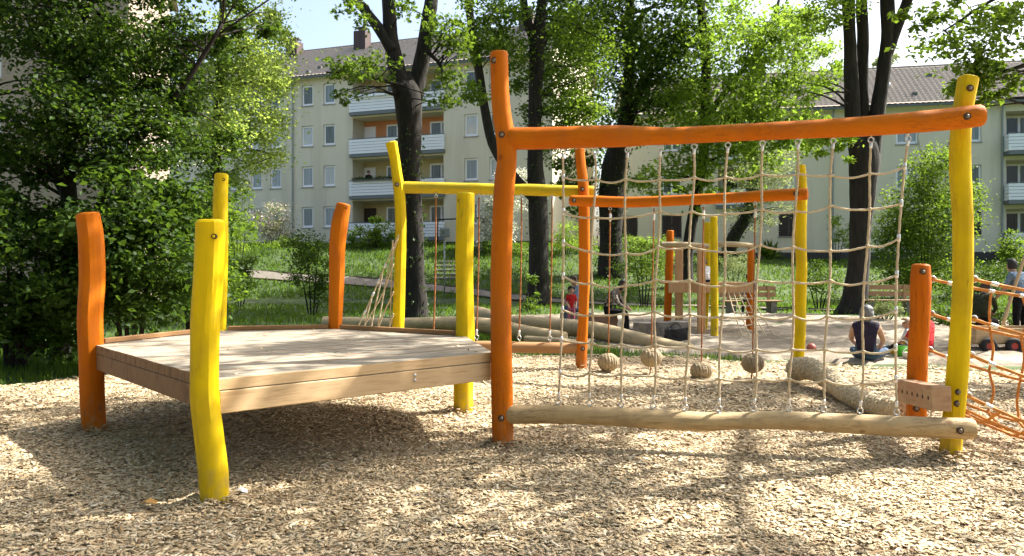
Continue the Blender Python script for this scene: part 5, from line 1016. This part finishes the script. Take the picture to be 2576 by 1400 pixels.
person('person in dark olive jacket crouching behind the cart', G(2462, 15.4, .0), -.9, 1.68, SEAT, [m_skin2, c_grn, c_blk, c_shoe, False], (hair_br, .11), dict(chest=(0, .16, .86), neck=(0, .26, 1.02), head=(0, .33, 1.1), crown=(0, .37, 1.19)))
person('child in white top sitting on the far play tower deck', G(1776, 18.7, zdk-.5*.62+.02), .2, 1.08, SEAT, [m_skin2, c_wh, cloth('navy_trousers', (.02, .025, .05)), c_shoe, True], (hair_b, .07), hs=1.25)
person('person in dark trousers sitting on the bench behind the tower', G(1888, 25.3, float(ground_z(7.7, 25.3))), PI-.5, 1.7, SEAT, [m_skin, cloth('slate_shirt', (.10, .12, .16)), c_blk, c_shw, False], (hair_br, .09), face=True)
pu = fA.u_of(924); pp = fA.M(np.array([[pu, -.15, 6.0]]))[0]
person('dark-haired person in black T-shirt leaning on the second balcony from the bottom', pp, PI+.3, 1.66, STAND, [m_skin, c_blk, c_jean, c_shoe, True], (hair_b, .08), dict(el=(.24, .05, 1.13), wr=(.12, .2, 1.05)), face=True)
mb = MB(); b_ = thing('flower_box', 'green planted box along the rail of the second balcony from the bottom', 'planter', fA.M(np.array([[lu0+1.8, .3, 7.0]]))[0]); mb.box(lu0+.2, lu0+3.6, .29, .42, 6.98, 7.08, fA.M); mb.build('trough', m_gut, b_)
C = fA.M(np.column_stack([rng.uniform(lu0+.2, lu0+3.6, 700), rng.uniform(.27, .45, 700), rng.uniform(7.05, 7.22, 700)])); V, F, a = leaf_geo(C, .1, rng); fast('leaves', V, F, lf_dark, b_, attr=a)
b_ = thing('flower_box', 'row of white flower boxes on the rail of the top balcony', 'planter', fA.M(np.array([[lu0+1.8, .3, 12.5]]))[0])
for i in range(4):
    mb = MB(); mb.box(lu0+.2+i*.85, lu0+.95+i*.85, .29, .45, 12.42, 12.6, fA.M); mb.build('trough', m_board, b_)
C = fA.M(np.column_stack([rng.uniform(lu0+.2, lu1-.3, 260), rng.uniform(.27, .42, 260), rng.uniform(12.6, 12.75, 260)])); V, F, a = leaf_geo(C, .1, rng); fast('leaves', V, F, lf_dark, b_, attr=a)

for nm, lb, px, py, d, c in (('paper_scrap', 'crumpled white paper scrap on the chips beside the front yellow post', 605, 1247, 5.3, (.75, .76, .8)), ('paper_scrap', 'small orange wrapper lying on the shaded chips at lower left', 375, 1290, 5.05, (.55, .30, .08))):
    q = P(px, py, d); q[2] = .065; V = q+np.array([(-.05, -.02, 0), (-.01, -.03, .02), (.05, -.01, .0), (-.04, .02, .018), (.0, .015, .035), (.04, .03, .01)])
    mb = MB(); mb.add(V, [(0, 1, 4, 3), (1, 2, 5, 4)]); mb.add(V-np.array([0, 0, .002]), [(3, 4, 1, 0), (4, 5, 2, 1)]); tag(mb.build(nm, plain('scrap_paper', c, .6)), lb, 'litter')
